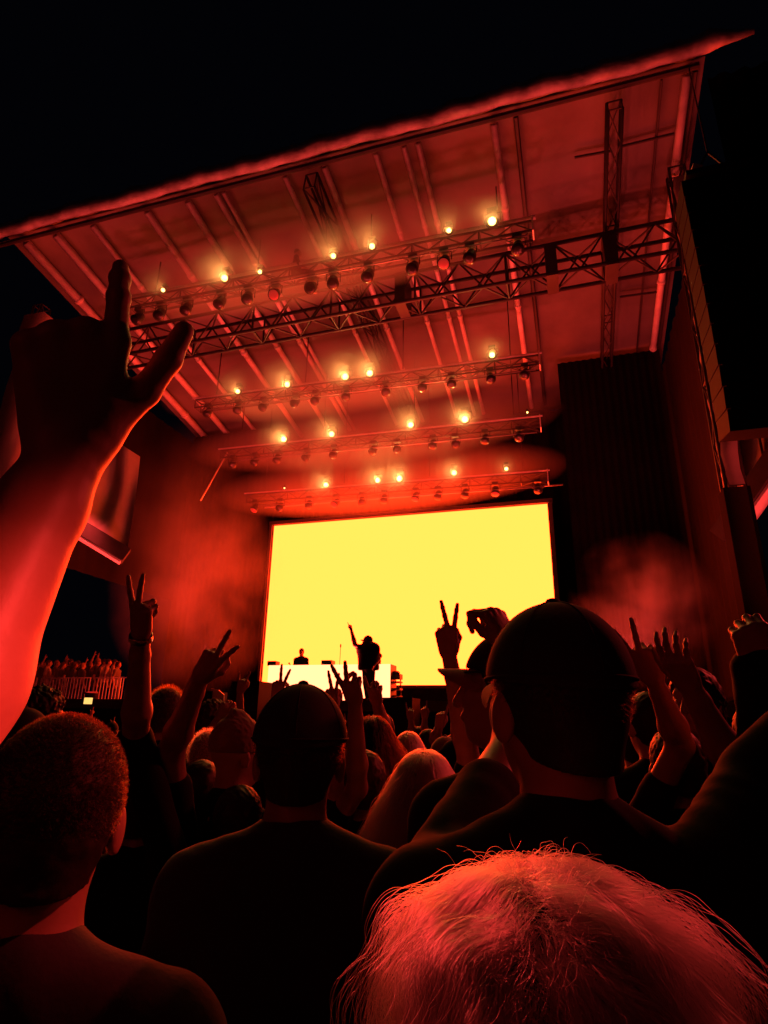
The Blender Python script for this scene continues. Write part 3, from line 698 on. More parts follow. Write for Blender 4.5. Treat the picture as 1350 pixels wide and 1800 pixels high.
# ---------------- booth, gear and performers
bt = empty('dj_booth', (-6.85, 17.3, 2.3), "wide DJ booth with a glowing pale yellow front", 'booth')
MB().box((-6.85, 17.33, 2.85), (3.77, .62, 1.06)).build('counter', M['black_metal'], bt)
mesh_obj('front_display', [(-8.74, 17.0, 2.34), (-4.96, 17.0, 2.34), (-4.96, 17.0, 3.40), (-8.74, 17.0, 3.40)], [(0, 1, 2, 3)], M['booth_led'], bt)
MB().box((-6.85, 17.35, 3.392), (3.76, .6, .02)).build('top', M['black_metal'], bt)
def gear(px, py, y, w, h, name, lab, cat='speaker'):
    c = atY(px, py, y); o = MB().box((c[0], y, 3.412+h/2), (w, .3, h))
    ob = o.build(name, M['plastic']); mm = ob.modifiers.new('bevel', 'BEVEL'); mm.width = .012; return tag(ob, lab, cat)
gear(481, 1165, 17.35, .28, .14, 'booth_monitor', "small black monitor on the left end of the DJ booth")
gear(577, 1165, 17.35, .33, .14, 'booth_monitor', "small black monitor on the booth between the DJ and the microphone")
c = atY(597, 1168, 17.4); o = empty('microphone_stand', (c[0], 17.4, 3.41), "thin microphone stand standing on the DJ booth", 'stand')
MB().tube([(c[0], 17.4, 3.41), (c[0]+.01, 17.4, 3.95)], .008, 6).build('pole', M['black_metal'], o); MB().lathe((c[0]+.01, 17.4, 3.93), (0, 0, 1), [(0, .012), (.04, .022), (.09, .018), (.11, .004)], 10).build('microphone', M['black_metal'], o, True); MB().lathe((c[0], 17.4, 3.411), (0, 0, 1), [(0, .05), (.02, .045), (.03, .012)], 12).build('base', M['black_metal'], o)
o = MB(); c = atY(511, 1168, 17.4); o.tube([(c[0], 17.4, 3.41), (c[0]-.02, 17.35, 3.49)], .012, 6).lathe((c[0]-.02, 17.35, 3.48), (0, -1, .3), [(0, .02), (.03, .028), (.05, .01)], 8); tag(o.build('small_microphone', M['black_metal']), "tiny gooseneck microphone on the booth just left of the DJ", 'microphone')
# rack of gear right of the booth
c = atY(697, 1200, 17.4); o = empty('equipment_rack', (c[0], 17.4, 2.3), "open equipment rack standing at the right end of the DJ booth", 'rack')
for dx in (-.12, .12): MB().tube([(c[0]+dx, 17.4, 2.3), (c[0]+dx, 17.4, 3.15)], .02, 6).build('upright', M['black_metal'], o)
for z, hh in ((2.55, .03), (2.74, .05), (2.93, .04), (3.08, .14)): MB().box((c[0], 17.4, z), (.28, .3, hh)).build('shelf', M['black_metal'], o)
MB().lathe((c[0]-.02, 17.4, 3.15), (0, 0, 1), [(0, .11), (.05, .12), (.09, .07), (.10, .01)], 12).build('case_top', M['black_metal'], o)
def subs(x0, x1, y, z0, z1, n, lab):
    o = empty('subwoofer_stack', ((x0+x1)/2, y, z0), lab, 'speakers')
    h = (z1-z0)/n
    for k in range(n):
        b = MB().box(((x0+x1)/2, y, z0+h*(k+.5)), (x1-x0, .7, h-.02)).build('cabinet', M['speaker'], o)
        MB().box(((x0+x1)/2, y-.356, z0+h*(k+.5)), (x1-x0-.08, .012, h-.10)).build('grille', M['grille'], b)
subs(-4.05, -3.25, 13.1, .02, 2.32, 3, "stack of black subwoofers in front of the stage right of the booth")
subs(-7.45, -6.75, 13.1, .02, 2.66, 3, "stack of black subwoofers in front of the stage left of the booth")
subs(-8.55, -8.0, 13.2, .02, 2.45, 3, "narrow stack of black speakers beside the white panel")
wp = empty('white_panel', (-7.95, 12.9, 0), "white notched board with two dark marks beside the left subwoofers", 'panel')
pts = [(-8.05, 1.95), (-7.70, 1.95), (-7.70, 2.36), (-7.86, 2.47), (-8.05, 2.50)]
V = [(x, 12.9, z) for x, z in pts]+[(x, 12.93, z) for x, z in pts]
mesh_obj('board', V, [(4, 3, 2, 1, 0), (5, 6, 7, 8, 9)]+[(i, (i+1) % 5, (i+1) % 5+5, i+5) for i in range(5)], M['white_panel'], wp)
for q in (((-7.84, 2.13), (.07, .10)), ((-7.90, 2.02), (.12, .05))): MB().box((q[0][0], 12.895, q[0][1]), (q[1][0], .01, q[1][1])).build('mark', M['black_mark'], wp)
MB().tube([(-7.9, 12.95, 0), (-7.9, 12.95, 1.95)], .03, 6).build('post', M['black_metal'], wp)

# performers on the deck
sx = .118
c = atY(636, 1131, 16)
el = atY(622, 1118+12, 15.7); wr = atY(617, 1104, 15.7)
person("man in a cap on stage with one arm raised in front of the glowing booth", head=atY(646, 1127, 14.7), yaw=2.6, hyaw=1.9, arms=[dict(side='R', el=atY(624, 1133, 14.5), wr=atY(617, 1106, 14.5), th=1.25, n=(0, -1, 0), g='point', vox=.009), dict(side='L', el=atY(668, 1153, 14.8), wr=atY(657, 1172, 14.5), th=1.2, n=(1, 0, 0), g='relax', far=True)], hair='cap', vox=.012, floor=2.3, shirt='black_cloth', lean=(-.10, 0), bulk=.085, sc=1.08)
person("DJ behind the glowing booth with head bent over the decks", head=atY(530, 1146, 17.9), yaw=math.pi+.15, pitch=.3, hair='short', vox=.014, floor=2.3, shirt='black_cloth')
person("man bending behind the right end of the booth, beside the man in the cap", head=atY(657, 1137, 17.95), yaw=math.pi-.5, pitch=.4, hair='short', vox=.014, floor=2.3, shirt='black_cloth', lean=(.0, 0), feet=None)
# rigger on the front truss
hd = atY(524, 446, 12.6)
def rigger(H):
    H = np.array(H); root = empty('person', H-[0, 0, .75], "spotlight operator in black sitting up on the front lighting truss, face lit", 'person')
    R = rotz(-1.15); g = lambda x, y, z: H+R@np.array([x, y, z-.75])
    pr = [ell(g(0, 0, .76), (.077, .098, .11), R, .02), cone(g(0, .09, .75), g(0, .11, .72), .01, .014, .01), ell(g(0, .03, .68), (.055, .062, .06), R, .02), cone(g(0, -.02, .68), g(0, -.04, .52), .055, .06, .03),
          cone(g(-.17, -.03, .47), g(.17, -.03, .47), .06, .06, .03), ell(g(0, -.02, .28), (.17, .12, .24), R, .05), ell(g(0, 0, .08), (.17, .14, .13), R, .05)]
    for s in (-1, 1):
        pr += [cone(g(s*.09, 0, .06), g(s*.11, .42, .07), .085, .06, .03), cone(g(s*.11, .42, .07), g(s*.11, .44, -.34), .058, .04, .02), cone(g(s*.11, .42, -.38), g(s*.11, .56, -.40), .04, .035, .02),
               cone(g(s*.19, -.02, .45), g(s*.25, .05, .20), .05, .042, .02), cone(g(s*.25, .05, .20), g(s*.14, .27, .15), .04, .03, .02)]
        pr += hand_prims(g(s*.14, .27, .15), R@np.array([-s*.3, 1, 0]), (0, 0, -1), s, 'relax')
    V, Q = sdf_mesh(pr, .012); fast_obj('body', V, Q, M['skin'], root)
    V, Q = sdf_mesh([inflate(p, .014) for p in pr[4:]if True][:3+0]+[inflate(cone(g(s*.19, -.02, .45), g(s*.25, .05, .20), .05, .045, .02), .012) for s in (-1, 1)], .012); fast_obj('jacket', V, Q, M['black_cloth'], root)
    V, Q = sdf_mesh([inflate(cone(g(s*.09, 0, .06), g(s*.11, .42, .07), .085, .06, .03), .01) for s in (-1, 1)]+[inflate(cone(g(s*.11, .42, .07), g(s*.11, .44, -.34), .058, .04, .02), .01) for s in (-1, 1)], .012); fast_obj('trousers', V, Q, M['black_cloth'], root)
    V, Q = sdf_mesh([ell(g(0, -.03, .80), (.085, .09, .10), R, .01)], .01, noise=(.004, 90)); fast_obj('hair', V, Q, M['hair_dark'], root)
rigger(atY(524, 446, 12.4))

# ================================================================== SIDE VIEWING PLATFORM, LEFT
PY = 17.6
pl = empty('viewing_platform', (-16, PY, 0), "raised side viewing platform left of the stage behind the front arms", 'platform')
MB().box((-18.2, PY+1.6, 2.02), (9.0, 3.6, .2)).build('deck', M['deck'], pl)
MB().box((-18.2, PY-.18, 1.0), (9.0, .06, 1.84)).build('skirt', M['drape'], pl)
for k in range(5):
    x0 = -18.9+k*1.12+.02*(k % 2); x1 = x0+1.04; y0 = PY-.02+.1*(k % 2)
    o = empty('railing', ((x0+x1)/2, y0, 2.12), f"white crowd railing on the side platform, {ORD[k]} section from the left", 'railing', "white railings along the side platform")
    mb = MB(); mb.tube([(x0, y0, 2.14), (x0, y0, 3.12), (x1, y0, 3.12), (x1, y0, 2.14)], .024, 8); mb.tube([(x0, y0, 2.24), (x1, y0, 2.24)], .018, 8); mb.build('frame', M['rail'], o, True)
    mb = MB()
    for i in range(1, 8): mb.tube([(x0+(x1-x0)*i/8, y0, 2.24), (x0+(x1-x0)*i/8, y0, 3.12)], .014, 6, False)
    mb.build('bars', M['rail'], o, True)
# three base figures, copied with their parts
def base_person(lab, shirt, hair, arms, sc=1.0, hm='dark'):
    r = person(lab, P=(0, 0), hair=hair, hmat=hm, shirt=shirt, arms=arms, vox=.015, sc=sc, group=None); return r
def A(side, el, wr, g='open', n=(0, 1, 0)): return dict(side=side, el=np.array(el), wr=np.array(wr), n=n, g=g, vox=.008)
bases = [base_person("", 'white_cloth', 'short', []), base_person("", 'grey_cloth', 'bob', [], .95, 'brown'), base_person("", 'black_cloth', 'cap', []),
         base_person("", 'black_cloth', 'short', [A('R', (.33, .12, 1.62), (.27, .16, 1.86), 'horns')]), base_person("", 'navy_cloth', 'long', [A('L', (-.30, .1, 1.65), (-.22, .15, 1.90), 'open'), A('R', (.30, .1, 1.65), (.25, .15, 1.90), 'peace')], .96, 'brown'),
         base_person("", 'navy_cloth', 'beanie', []), base_person("", 'grey_cloth', 'short', [A('L', (-.32, .15, 1.60), (-.26, .2, 1.86), 'point')], 1, 'blond')]
used = set()
def put(bi, x, y, z, rz, label, group, s=1.0, shirt=None):
    b = bases[bi]
    if bi not in used: used.add(bi); r = b
    else:
        r = b.copy(); COL.objects.link(r)
        def rec(a, p):
            for ch in list(a.children):
                c = ch.copy(); COL.objects.link(c); c.parent = p; rec(ch, c)
        rec(b, r)
    r.location = (x, y, z); r.rotation_euler = (0, 0, rz); r.scale = (s, s, s)
    r['label'] = label; r['category'] = 'person'
    if group: r['group'] = group
    return r
VG = "small figures watching from the side platform"
ORD18 = ORD13+["fourteenth", "fifteenth", "sixteenth", "seventeenth", "eighteenth"]
vorder = sorted((56, 82, 108, 120, 128, 143, 168, 187, 205, 72, 96, 155, 134, 180, 64, 114, 198))
for i, (px, z) in enumerate(((56, 0), (82, 0), (108, 0), (120, 0), (128, 0), (143, -.12), (168, 0), (187, 0), (205, 0), (72, .05), (96, .1), (155, .1), (134, .05), (180, .12), (64, .1), (114, .12), (198, .1))):
    y = PY+.4+(.9 if i > 8 else 0)+.05*(i % 3); c = atY(px, 1190, y)
    bi = [0, 0, 1, 2, 1, 6, 5, 0, 1, 3, 6, 4, 2, 0, 1, 5, 0][i]
    put(bi, c[0], y, 2.12, -.9+random.uniform(-.5, .5)+(0), f"small red-lit figure on the left side platform, {ORD18[vorder.index(px)]} from the left", VG, .93+z*.5)

# ================================================================== PACKED CROWD
FG = "distant concertgoers packed in front of the stage"
cnt = 0; pts = []
flab = {0: "distant concertgoer in a pale shirt, far down in the packed crowd facing the stage", 1: "distant bob-haired concertgoer in grey, far down in the packed crowd", 2: "distant concertgoer in a dark cap, far down in the packed crowd",
        3: "distant concertgoer in black making horns with one hand up, far down in the crowd", 4: "distant long-haired concertgoer with both arms up, far down in the crowd", 5: "distant concertgoer in a beanie, far down in the packed crowd",
        6: "distant blond concertgoer pointing one arm up, far down in the crowd"}
fgrp = {k: "distant crowd: "+v for k, v in {0: "pale shirts", 1: "bob hair", 2: "dark caps", 3: "one hand in horns", 4: "both arms up", 5: "beanies", 6: "pointing up"}.items()}
for row in range(8):
    y = 4.9+row*1.0
    x = -1.05*y+random.uniform(0, .5)
    while x < .42*y+.5:
        xx = x+random.uniform(-.12, .12); yy = y+random.uniform(-.28, .28)
        x += .78+.05*row
        if abs(xx+3.6) < .8 and yy > 11.9: continue
        bi = random.choices(range(7), (3, 3, 5, 1.3, .8, 2, 1) if row > 2 else (3, 3, 5, 0, 0, 2, .4))[0]
        put(bi, xx, yy, 0, random.uniform(-.25, .35), flab[bi], fgrp[bi], random.uniform(.89, .985)); cnt += 1
print("crowd", cnt)

# ---------------- people one can tell apart, far to near
def W(px, py, d): return at(px, py, d)
def raised(side, el, wr, tip, g, thumb=None, n=(0, 1, 0), **k):
    el, wr, tip = [at(*q) for q in (el, wr, tip)]
    a = dict(side=side, el=el, wr=wr, d=tip-wr, n=n, g=g, **k)
    if thumb is not None: a['thumb'] = np.array(thumb, float)
    return a
TL_, TRt = (-1, 0, 0), (1, 0, 0)
# small lifted hand by the left subwoofers
person("small concertgoer with one thin forearm up making horns, in front of the left speaker stack", head=W(402, 1292, 5.2), hair='short', vox=.010, arms=[raised('R', (420, 1290, 5.1), (422, 1216, 5.0), (425, 1203, 5.0), 'horns', TRt)])
person("curly-haired person with a lit cheek in the left crowd, right of the big forearm", head=W(70, 1262, 3.0), yaw=-.3, hair='curly', vox=.010)
person("person in a cap whose edge shows just above the left foreground head", head=W(38, 1302, 2.5), yaw=-.5, hair='cap', vox=.010)
person("round dark-haired concertgoer between the two tall raised arms on the left", head=W(293, 1254, 3.2), hair='short', vox=.009, fuzz=2500, hmat='brown')
person("fuzzy-haired person under the small horned hand, left of the capped man", head=W(372, 1268, 4.3), hair='curly', vox=.010, hmat='brown', arms=[raised('L', (372, 1290, 4.2), (390, 1255, 4.15), (397, 1242, 4.1), 'point', TRt)])
person("person in a pale knitted beanie beside the capped man's left shoulder", head=W(418, 1322, 2.35), yaw=-.55, hair='beanie', vox=.008, shirt='black_cloth')
person("fair-haired person tucked behind the beanie wearer", head=W(366, 1330, 2.9), hair='short', hmat='blond', vox=.009, fuzz=2500, shirt='grey_cloth')
person("short dark-haired person low between the bent arm and the beanie", head=W(352, 1388, 2.4), hair='short', vox=.010)
person("long dark-haired person right of the horned hand, under the booth", head=W(655, 1312, 2.7), hair='long', vox=.009, fuzz=2500)
person("bright-rimmed bob-haired person below the right subwoofers", head=W(718, 1322, 3.9), hair='bob', hmat='blond', vox=.010, fuzz=2500)
person("round-headed person with a thin rim of light beside the bright-rimmed bob", head=W(752, 1310, 4.6), hair='short', vox=.010, arms=[raised('R', (764, 1300, 4.5), (772, 1278, 4.4), (775, 1262, 4.4), 'point')])
person("pale-capped person leaning left of the tall peace-sign arm", head=W(782, 1334, 3.5), yaw=.6, hair='cap', vox=.010, capmat='beanie', shirt='grey_cloth')
person("tiny person with both thin arms up in front of the stage wall", head=W(735, 1298, 6.4), hair='short', vox=.012, arms=[raised('L', (725, 1290, 6.4), (722, 1265, 6.3), (721, 1255, 6.3), 'point'), raised('R', (745, 1290, 6.4), (747, 1262, 6.3), (746, 1252, 6.3), 'point')])
person("fair-haired person lit under the cap brim of the big man on the right", head=W(856, 1236, 3.4), hair='short', hmat='blond', vox=.009, fuzz=2500, yaw=-.2, arms=[raised('R', (885, 1330, 3.3), (868, 1262, 3.2), (862, 1246, 3.2), 'fist')])
person("person with a lit face right behind the capped man's neck", head=W(598, 1340, 2.3), yaw=-1.9, hair='short', hmat='brown', vox=.008, skin='skin')
# peace sign hands in front of the booth
person("person making a peace sign against the glowing booth, hidden behind the capped man", head=W(560, 1330, 3.1), hair='short', vox=.010, arms=[raised('L', (578, 1310, 3.0), (584, 1245, 2.9), (581, 1212, 2.9), 'peace', TRt, vox=.004, hs=.95)])
person("person with three fingers up in front of the glowing booth, forearm rim-lit", head=W(640, 1375, 2.25), hair='short', skin='skin_tan', vox=.008, hmat='brown',
       arms=[raised('L', (628, 1385, 2.1), (624, 1232, 2.0), (612, 1196, 1.96), 'peace', TL_, vox=.003, hs=.9, th=.9)])
person("person holding one hand low against the booth's right corner", head=W(668, 1290, 3.6), hair='short', vox=.010, arms=[raised('R', (676, 1285, 3.5), (662, 1234, 3.4), (656, 1210, 3.35), 'point', TL_, vox=.004)])
person("person far left of the capped man, fingers poking over his cap", head=W(500, 1310, 3.5), hair='short', vox=.010, arms=[raised('L', (490, 1290, 3.5), (486, 1228, 3.4), (489, 1210, 3.4), 'peace', TRt, vox=.004)])
# long-haired head in the middle
person("long-haired blond woman seen from behind, centre of the crowd, top of her head lit", head=W(745, 1398, 1.75), hair='long', hmat='blond', vox=.007, fuzz=9000, shirt='black_cloth')
# tall arm with a watch
person("tall raised arm with wristband and two fingers up, left of the smoke", head=W(262, 1420, 2.05), hair='short', skin='skin_tan', vox=.007, shirt='black_cloth', yaw=-.1,
       arms=[raised('R', (238, 1300, 1.95), (248, 1112, 1.80), (246, 1058, 1.78), 'peace', TL_, vox=.003, band=True, th=1.08, sleeve=1.0)])
person("person in a black T-shirt raising a bent arm with a two-finger sign", head=W(420, 1440, 2.1), yaw=.1, hair='short', skin='skin_tan', vox=.007, shirt='black_cloth', sleeve=.75,
       arms=[raised('L', (300, 1322, 2.0), (352, 1190, 1.86), (378, 1150, 1.84), 'peace', TRt, vox=.003, th=1.12)])
# peace sign arm against the screen
person("person with a long arm and a peace sign raised against the yellow screen", head=W(872, 1405, 2.15), hair='short', vox=.007, shirt='black_cloth', sleeve=.95,
       arms=[raised('L', (826, 1345, 2.0), (789, 1150, 2.0), (784, 1108, 2.0), 'peace', TRt, vox=.0026, th=1.0, band=False, hs=.98)])
# right hand side arms
person("person with one long hand stretching up right of the tall capped man", head=W(1190, 1345, 2.0), hair='short', skin='skin_tan', vox=.008, yaw=.2, shirt='black_cloth',
       arms=[raised('L', (1196, 1310, 1.85), (1150, 1195, 1.80), (1132, 1152, 1.80), 'peace', TL_, vox=.003, th=.95), raised('R', (1290, 1350, 1.75), (1212, 1205, 1.70), (1186, 1160, 1.68), 'relax', TL_, n=(.5, 1, 0), vox=.003, th=1.15)])
person("dark-haired person with a glinting necklace behind the two stretched arms", head=W(1222, 1232, 2.6), yaw=2.6, hair='long', vox=.008)
person("dark head just right of the tall man's cap", head=W(1142, 1272, 2.5), hair='short', vox=.010)
person("person at the right edge holding both dark arms high", head=W(1345, 1300, 1.9), hair='short', skin='skin_tan', vox=.009, shirt='black_cloth', sleeve=1.6,
       arms=[raised('L', (1352, 1300, 1.6), (1332, 1170, 1.5), (1324, 1130, 1.5), 'fist', TRt, vox=.004, th=1.3, sleeve=1.95)])
bn = MB(); 
# capped man in the centre
person("man in a dark cap seen from behind in the centre foreground", head=W(527, 1322, 1.30), yaw=.32, hyaw=.36, hair='cap', skin='skin_tan', vox=.005, fuzz=5000, fl=.4, shirt='navy_cloth', sc=1.06)
# left foreground head
person("short-haired person in the left foreground, back of the head toward the camera", head=W(95, 1425, .80), yaw=.35, hyaw=.68, hair='short', vox=.0045, fuzz=16000, shirt='navy_cloth', skin='skin_tan', hmat='dark', fl=.28)
# tall man in cap on the right
person("tall man in a cap in the right foreground, one hand pinched up beside his head", head=W(975, 1230, .92), yaw=.35, hyaw=.55, pitch=-.02, hair='cap', skin='skin_tan', vox=.0045, fuzz=5000, fl=.35, shirt='black_cloth', sc=1.10,
       arms=[raised('L', (905, 1310, 1.22), (896, 1135, 1.40), (872, 1088, 1.42), 'pinch', TL_, n=(-.75, .5, -.3), vox=.0026, th=.95, hs=.85),
             dict(side='R', el=W(1335, 1372, .98), wr=W(1440, 1225, 1.05), g='fist', far=True, sleeve=1.7, raise_sh=True)])
person("person in a cap facing left, only the brim showing past the tall man's head", head=W(893, 1212, 1.5), yaw=.8, hyaw=1.45, pitch=-.12, hair='cap', vox=.007, shirt='black_cloth', extra='redbrim')
# big raised forearm on the left
person("person at the left edge whose huge bare forearm and hand rise close to the camera", head=W(-380, 1230, .62), yaw=0, hair='short', skin='skin_tan', vox=.006, shirt='black_cloth',
       arms=[raised('R', (-195, 1400, .38), (126, 790, .48), (129, 656, .48), 'ell', TRt, n=at(140, 700, 1)-CAM, vox=.002, th=.98, hs=.95, fat=1.02, sleeve=.6)])
# blond hair right in front of the camera
hd = W(966, 1812, .52)
bl = person("blond-haired person right in front of the camera, parting and crown lit red", head=hd, yaw=.1, hyaw=.1, hair='long', hmat='brown', vox=.005, shirt='grey_cloth')
def blond(root, H, yaw, s):
    RH = rotz(yaw); c = np.array(H)+RH@(np.array([0, -.014, .022])*s); r = np.array([.094, .112, .108])*s
    n = 15000; u = RNG.normal(0, 1, (n*2, 3)); u /= np.linalg.norm(u, axis=1)[:, None]
    u = u[(u[:, 2] > -.35) & ~((u[:, 1] > .5) & (u[:, 2] < .5))][:n]
    P0 = c+(u*r)@RH.T
    side = np.where(u[:, 0] + RNG.normal(0, .10, len(u))+.06*np.sin(u[:, 1]*14) > -.12, 1.0, -1.0)
    x = RH[:, 0]; f = RH[:, 1]
    def flow(P):
        q = (P-c)@RH; a = np.arctan2(q[:, 0], np.maximum(q[:, 2], .02)); dn = np.zeros_like(P)
        k = np.clip((q[:, 2]/r[2]), 0, 1)
        dn += (side*(-.02+1.0*k))[:, None]*x
        dn += np.outer(-.35*k, f)
        dn[:, 2] -= (1.05-.8*k)
        dn += .42*np.stack([np.sin(P[:, 1]*95+P[:, 2]*60), np.sin(P[:, 0]*88+P[:, 2]*71+1), np.sin(P[:, 0]*77+P[:, 1]*90+2)], 1)
        return dn/np.linalg.norm(dn, axis=1)[:, None]
    D = u@RH.T*.45+flow(P0)
    L = (.13+.16*RNG.random(len(P0)))*s
    strands('hair_strands', P0, D, L, M['strand_blond'], root, 24, .00026, flow, .11, c, r*1.0, RH, grav=.3, wave=.12)
    m = 2600; i = RNG.choice(len(P0), m)
    strands('hair_strands', P0[i], u[i]@RH.T*.35+flow(P0)[i]*.8, (.02+.04*RNG.random(m))*s, M['strand_blond'], root, 8, .00022, None, .22, c, r*1.05, RH, grav=.5, wave=.3)
blond(bl, hd, .1, .92)

# phone held up by the side platform
o = empty('phone', atY(155, 1232, 13), "phone with a glowing yellow screen held up in the left crowd", 'phone')
c = atY(155, 1232, 13); pn = _n(CAM-c)*[1, 1, 0]; pn = _n(pn); sd = np.cross(pn, [0, 0, 1]); Rm = np.stack([sd, pn, [0, 0, 1.0]], 1)
MB().box(c, (.22, .012, .17), rot=Rm).build('case', M['plastic'], o); MB().box(c+pn*.008, (.19, .006, .15), rot=Rm).build('display', M['phone_screen'], o)
ph = put(3, c[0]-.30, 13.05, 0, 0.0, "person in the left crowd holding up the glowing phone", None, 1.02)

# ================================================================== ADDED RED LIGHT
def added_flood(name, loc, target, power, size, lab, grp, radius=.25, color=RED):  # added lamp with a housing, put in for the red light it throws
    o = empty(name, loc, lab, 'floodlight', grp); a = _n(np.array(target, float)-np.array(loc, float))
    MB().lathe(np.array(loc)-a*.22, a, [(0, .10), (.05, .17), (.2, .18), (.21, .19), (.24, .19)], 14).build('housing', M['black_metal'], o, True)
    MB().lathe(np.array(loc)+a*.005, a, [(.018, .16), (.022, .10), (.024, .01)], 14).build('lens', M['red_lens'], o)
    spot('bulb', tuple(np.array(loc)+a*.06), tuple(np.array(loc)+a*2), power, color, size, .8, radius, o)
G1 = "added red floodlights along the stage floor"
for i, x in enumerate((-13.2, -9.5, -5.8, -2.0, 1.6)):
    added_flood('added_floor_flood', (x, 15.0, 2.5), (x*.85-1, 13.2, 15), 1350, 120, f"added red floodlight on the stage floor aimed at the roof, {ORD[i]} from the left", G1)  # added to redden the underside of the roof
for i, x in enumerate((-12.8, 2.4)):
    added_flood('added_floor_flood', (x, 11.6, 2.2), (x*.6-2, 13.2, 15), 420, 100, f"added red floodlight on the {['left', 'right'][i]} in front of the stage aimed up at the roof", None)  # added pair, more red on the front of the roof
for i, x in enumerate((-11.5, -5.8, 0.2)):
    added_flood('added_rear_flood', (x, 18.7, 2.6), (x, 16.3, 14.0), 1000, 75, f"added red floodlight behind the booth aimed at the roof, {ORD[i]} from the left", "added red floodlights on the deck behind the booth")  # added to brighten the middle of the roof
def beam(loc, tgt, p, size, lab, rad):  # added lamps outside the frame, each put there for one lit patch
    added_flood('added_beam_light', loc, tgt, p, size, lab, None, rad)
beam((6.0, .30, 3.0), (-.262, .352, 1.765), 3800, 2.7, "added narrow red beam light on the right, lighting the near forearm", .06)  # added: lights the big forearm
beam((6.5, 4.6, 8.6), (-.52, .90, 1.74), 2600, 3.2, "added red beam light high on the right aimed at the near left of the crowd", .1)  # added: rim light for the left foreground head
beam((-9.0, 4.6, 7.6), tuple(np.array(at(920, 1560, .50))), 5400, 2.2, "added red beam light high on the left aimed at the near fair-haired head", .08)  # added: lights the crown of the blond hair
beam((-4, -14, 7.0), (-2, 4, 1.5), 160, 70, "added weak red fill light, unseen behind the camera", 2.0)  # added fill that lifts the dark backs of the crowd
for x, y, z, tx, ty, p in ((5.2, 8.8, 6.0, -1.0, 1.0, 900), (-12.5, 12.0, 8.5, -17, 18.5, 1400)):
    added_flood('added_side_flood', (x, y, z), (tx, ty, 1.7), p, 50, "added red side floodlight high right of the stage aimed across the crowd" if x > 0 else "added red side floodlight on the left aimed at the viewing platform", None, .2)  # added sidelight for the near crowd and the platform
added_flood('added_wing_flood', (5.6, 11.6, 3.0), (5.4, 14.2, 8.5), 900, 90, "added red floodlight low right of the stage lighting the canvas wing", None)  # added to brighten the right canvas
added_flood('added_wing_flood', (-13.6, 12.0, 3.4), (-15.5, 15, 8.5), 260, 90, "added red floodlight low left of the stage lighting the canvas wing", None)  # added to brighten the left canvas
added_flood('added_smoke_flood', (-12.6, 16.5, 2.5), (-10.5, 19.5, 6.5), 220, 70, "added red floodlight on the left of the stage shining into the smoke", None)  # added to light the left smoke

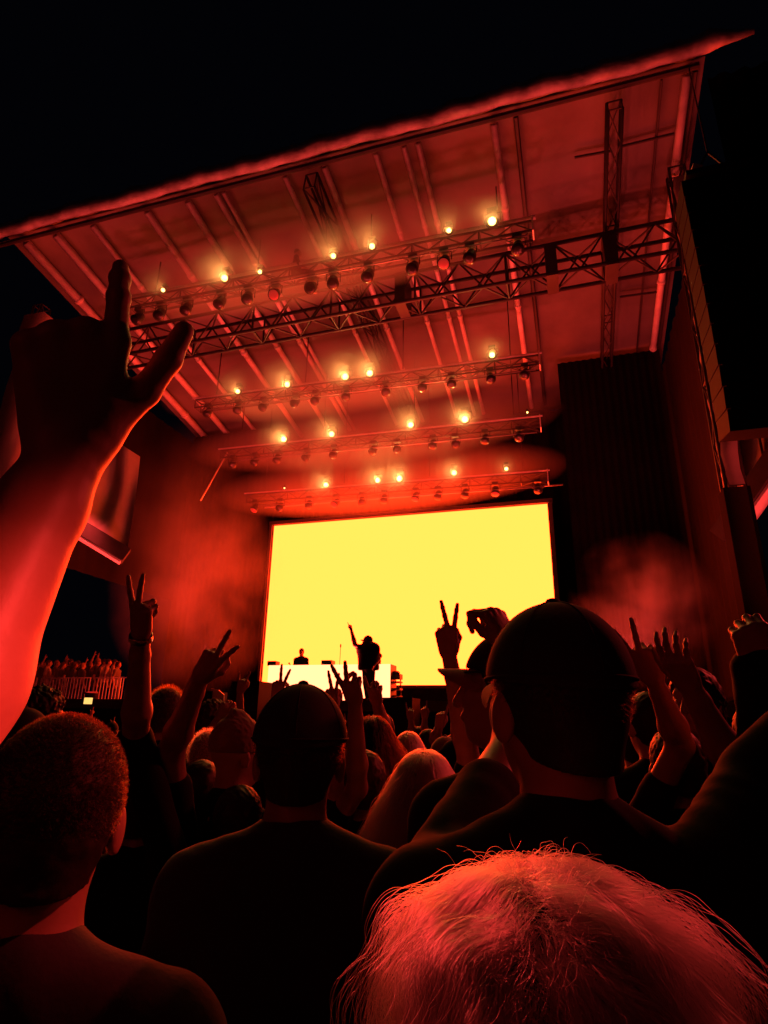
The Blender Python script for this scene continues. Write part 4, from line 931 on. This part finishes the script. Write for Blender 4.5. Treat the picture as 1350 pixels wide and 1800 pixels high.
# ================================================================== HAZE AND SMOKE
def volume(name, lo, hi, dens, aniso=.35, cloud=None, label=None, color=(1, .98, .96)):
    m = bpy.data.materials.new(name); m.use_nodes = True; nt = m.node_tree; nt.nodes.clear()
    v = nt.nodes.new("ShaderNodeVolumePrincipled"); o = nt.nodes.new("ShaderNodeOutputMaterial"); nt.links.new(v.outputs[0], o.inputs["Volume"])
    v.inputs["Color"].default_value = (*color, 1); v.inputs["Density"].default_value = dens; v.inputs["Anisotropy"].default_value = aniso
    if cloud:
        tc = nt.nodes.new("ShaderNodeTexCoord"); no = nt.nodes.new("ShaderNodeTexNoise"); no.inputs["Scale"].default_value = cloud[0]; no.inputs["Detail"].default_value = 3; no.inputs["Roughness"].default_value = .55
        nt.links.new(tc.outputs["Object"], no.inputs["Vector"])
        mr = nt.nodes.new("ShaderNodeMapRange"); mr.inputs[1].default_value = .44; mr.inputs[2].default_value = .74; mr.inputs[3].default_value = 0; mr.inputs[4].default_value = dens
        nt.links.new(no.outputs["Fac"], mr.inputs[0])
        # fade to the edge of the puff
        ln = nt.nodes.new("ShaderNodeVectorMath"); ln.operation = 'LENGTH'; nt.links.new(tc.outputs["Object"], ln.inputs[0])
        m2 = nt.nodes.new("ShaderNodeMapRange"); m2.inputs[1].default_value = .25; m2.inputs[2].default_value = 1.0; m2.inputs[3].default_value = 1; m2.inputs[4].default_value = 0
        nt.links.new(ln.outputs["Value"], m2.inputs[0])
        mu = nt.nodes.new("ShaderNodeMath"); mu.operation = 'MULTIPLY'; nt.links.new(mr.outputs[0], mu.inputs[0]); nt.links.new(m2.outputs[0], mu.inputs[1])
        nt.links.new(mu.outputs[0], v.inputs["Density"])
        if cloud[0] == 0:
            m2.inputs[1].default_value = .5
            mu.inputs[0].default_value = dens; nt.links.remove(mu.inputs[0].links[0]); mu.inputs[0].default_value = dens
    c = (np.array(lo)+np.array(hi))/2; h = (np.array(hi)-np.array(lo))/2
    if cloud:
        mb = MB(); mb.lathe((0, 0, 0), (0, 0, 1), [(-1, .01), (-.92, .4), (-.7, .72), (-.38, .93), (0, 1), (.38, .93), (.7, .72), (.92, .4), (1, .01)], 20)
        ob = mb.build(name, m); ob.location = Vector(c); ob.scale = Vector(h)
    else:
        mb = MB(); mb.box(c, 2*h); ob = mb.build(name, m)
    return tag(ob, label, None, None, 'stuff')
def prism(name, x0, x1, y0, y1, z0, gap, dens, aniso, label):
    o = volume(name, (0, 0, 0), (1, 1, 1), dens, aniso, None, label); me = o.data
    V = [(x, y, z) for x in (x0, x1) for y, z in ((y0, z0), (y1, z0), (y1, ZR(y1)-gap), (y0, ZR(y0)-gap))]
    m2 = bpy.data.meshes.new(name); m2.from_pydata(V, [], [(0, 1, 2, 3), (7, 6, 5, 4), (0, 4, 5, 1), (1, 5, 6, 2), (2, 6, 7, 3), (3, 7, 4, 0)]); m2.update(); m2.materials.append(me.materials[0]); o.data = m2
    return o
prism('haze', -14.6, 3.1, 11.3, 21.7, 2.45, .05, .010, .4, "thin red haze filling the stage under the roof")
for r, (Y, (x0, x1), (z0, z1)) in TR.items():
    zc = (z0+z1)/2+.1; h = 1.3
    volume('smoke', (x0-1.5, Y-1.3, zc-h), (x1+.9, Y+.9, zc+h), .62, .0, (0,), "smoke added to give lamp glow round the "+ROWN[r])  # dense band shaped along each truss so its lamps get halos
volume('smoke', (-14.4, 14.4, 2.4), (-8.2, 19.4, 9.4), .22, .2, cloud=(1.1,), label="red-lit stage smoke drifting left of the screen")
volume('smoke', (-15.6, 15.5, 4.6), (-9.8, 20.4, 13.0), .16, .2, cloud=(.8,), label="thin red smoke high on the left of the stage")
volume('smoke', (-.1, 12.6, 2.4), (3.0, 15.6, 6.0), .24, .2, cloud=(1.3,), label="faint red puff of smoke right of the screen")
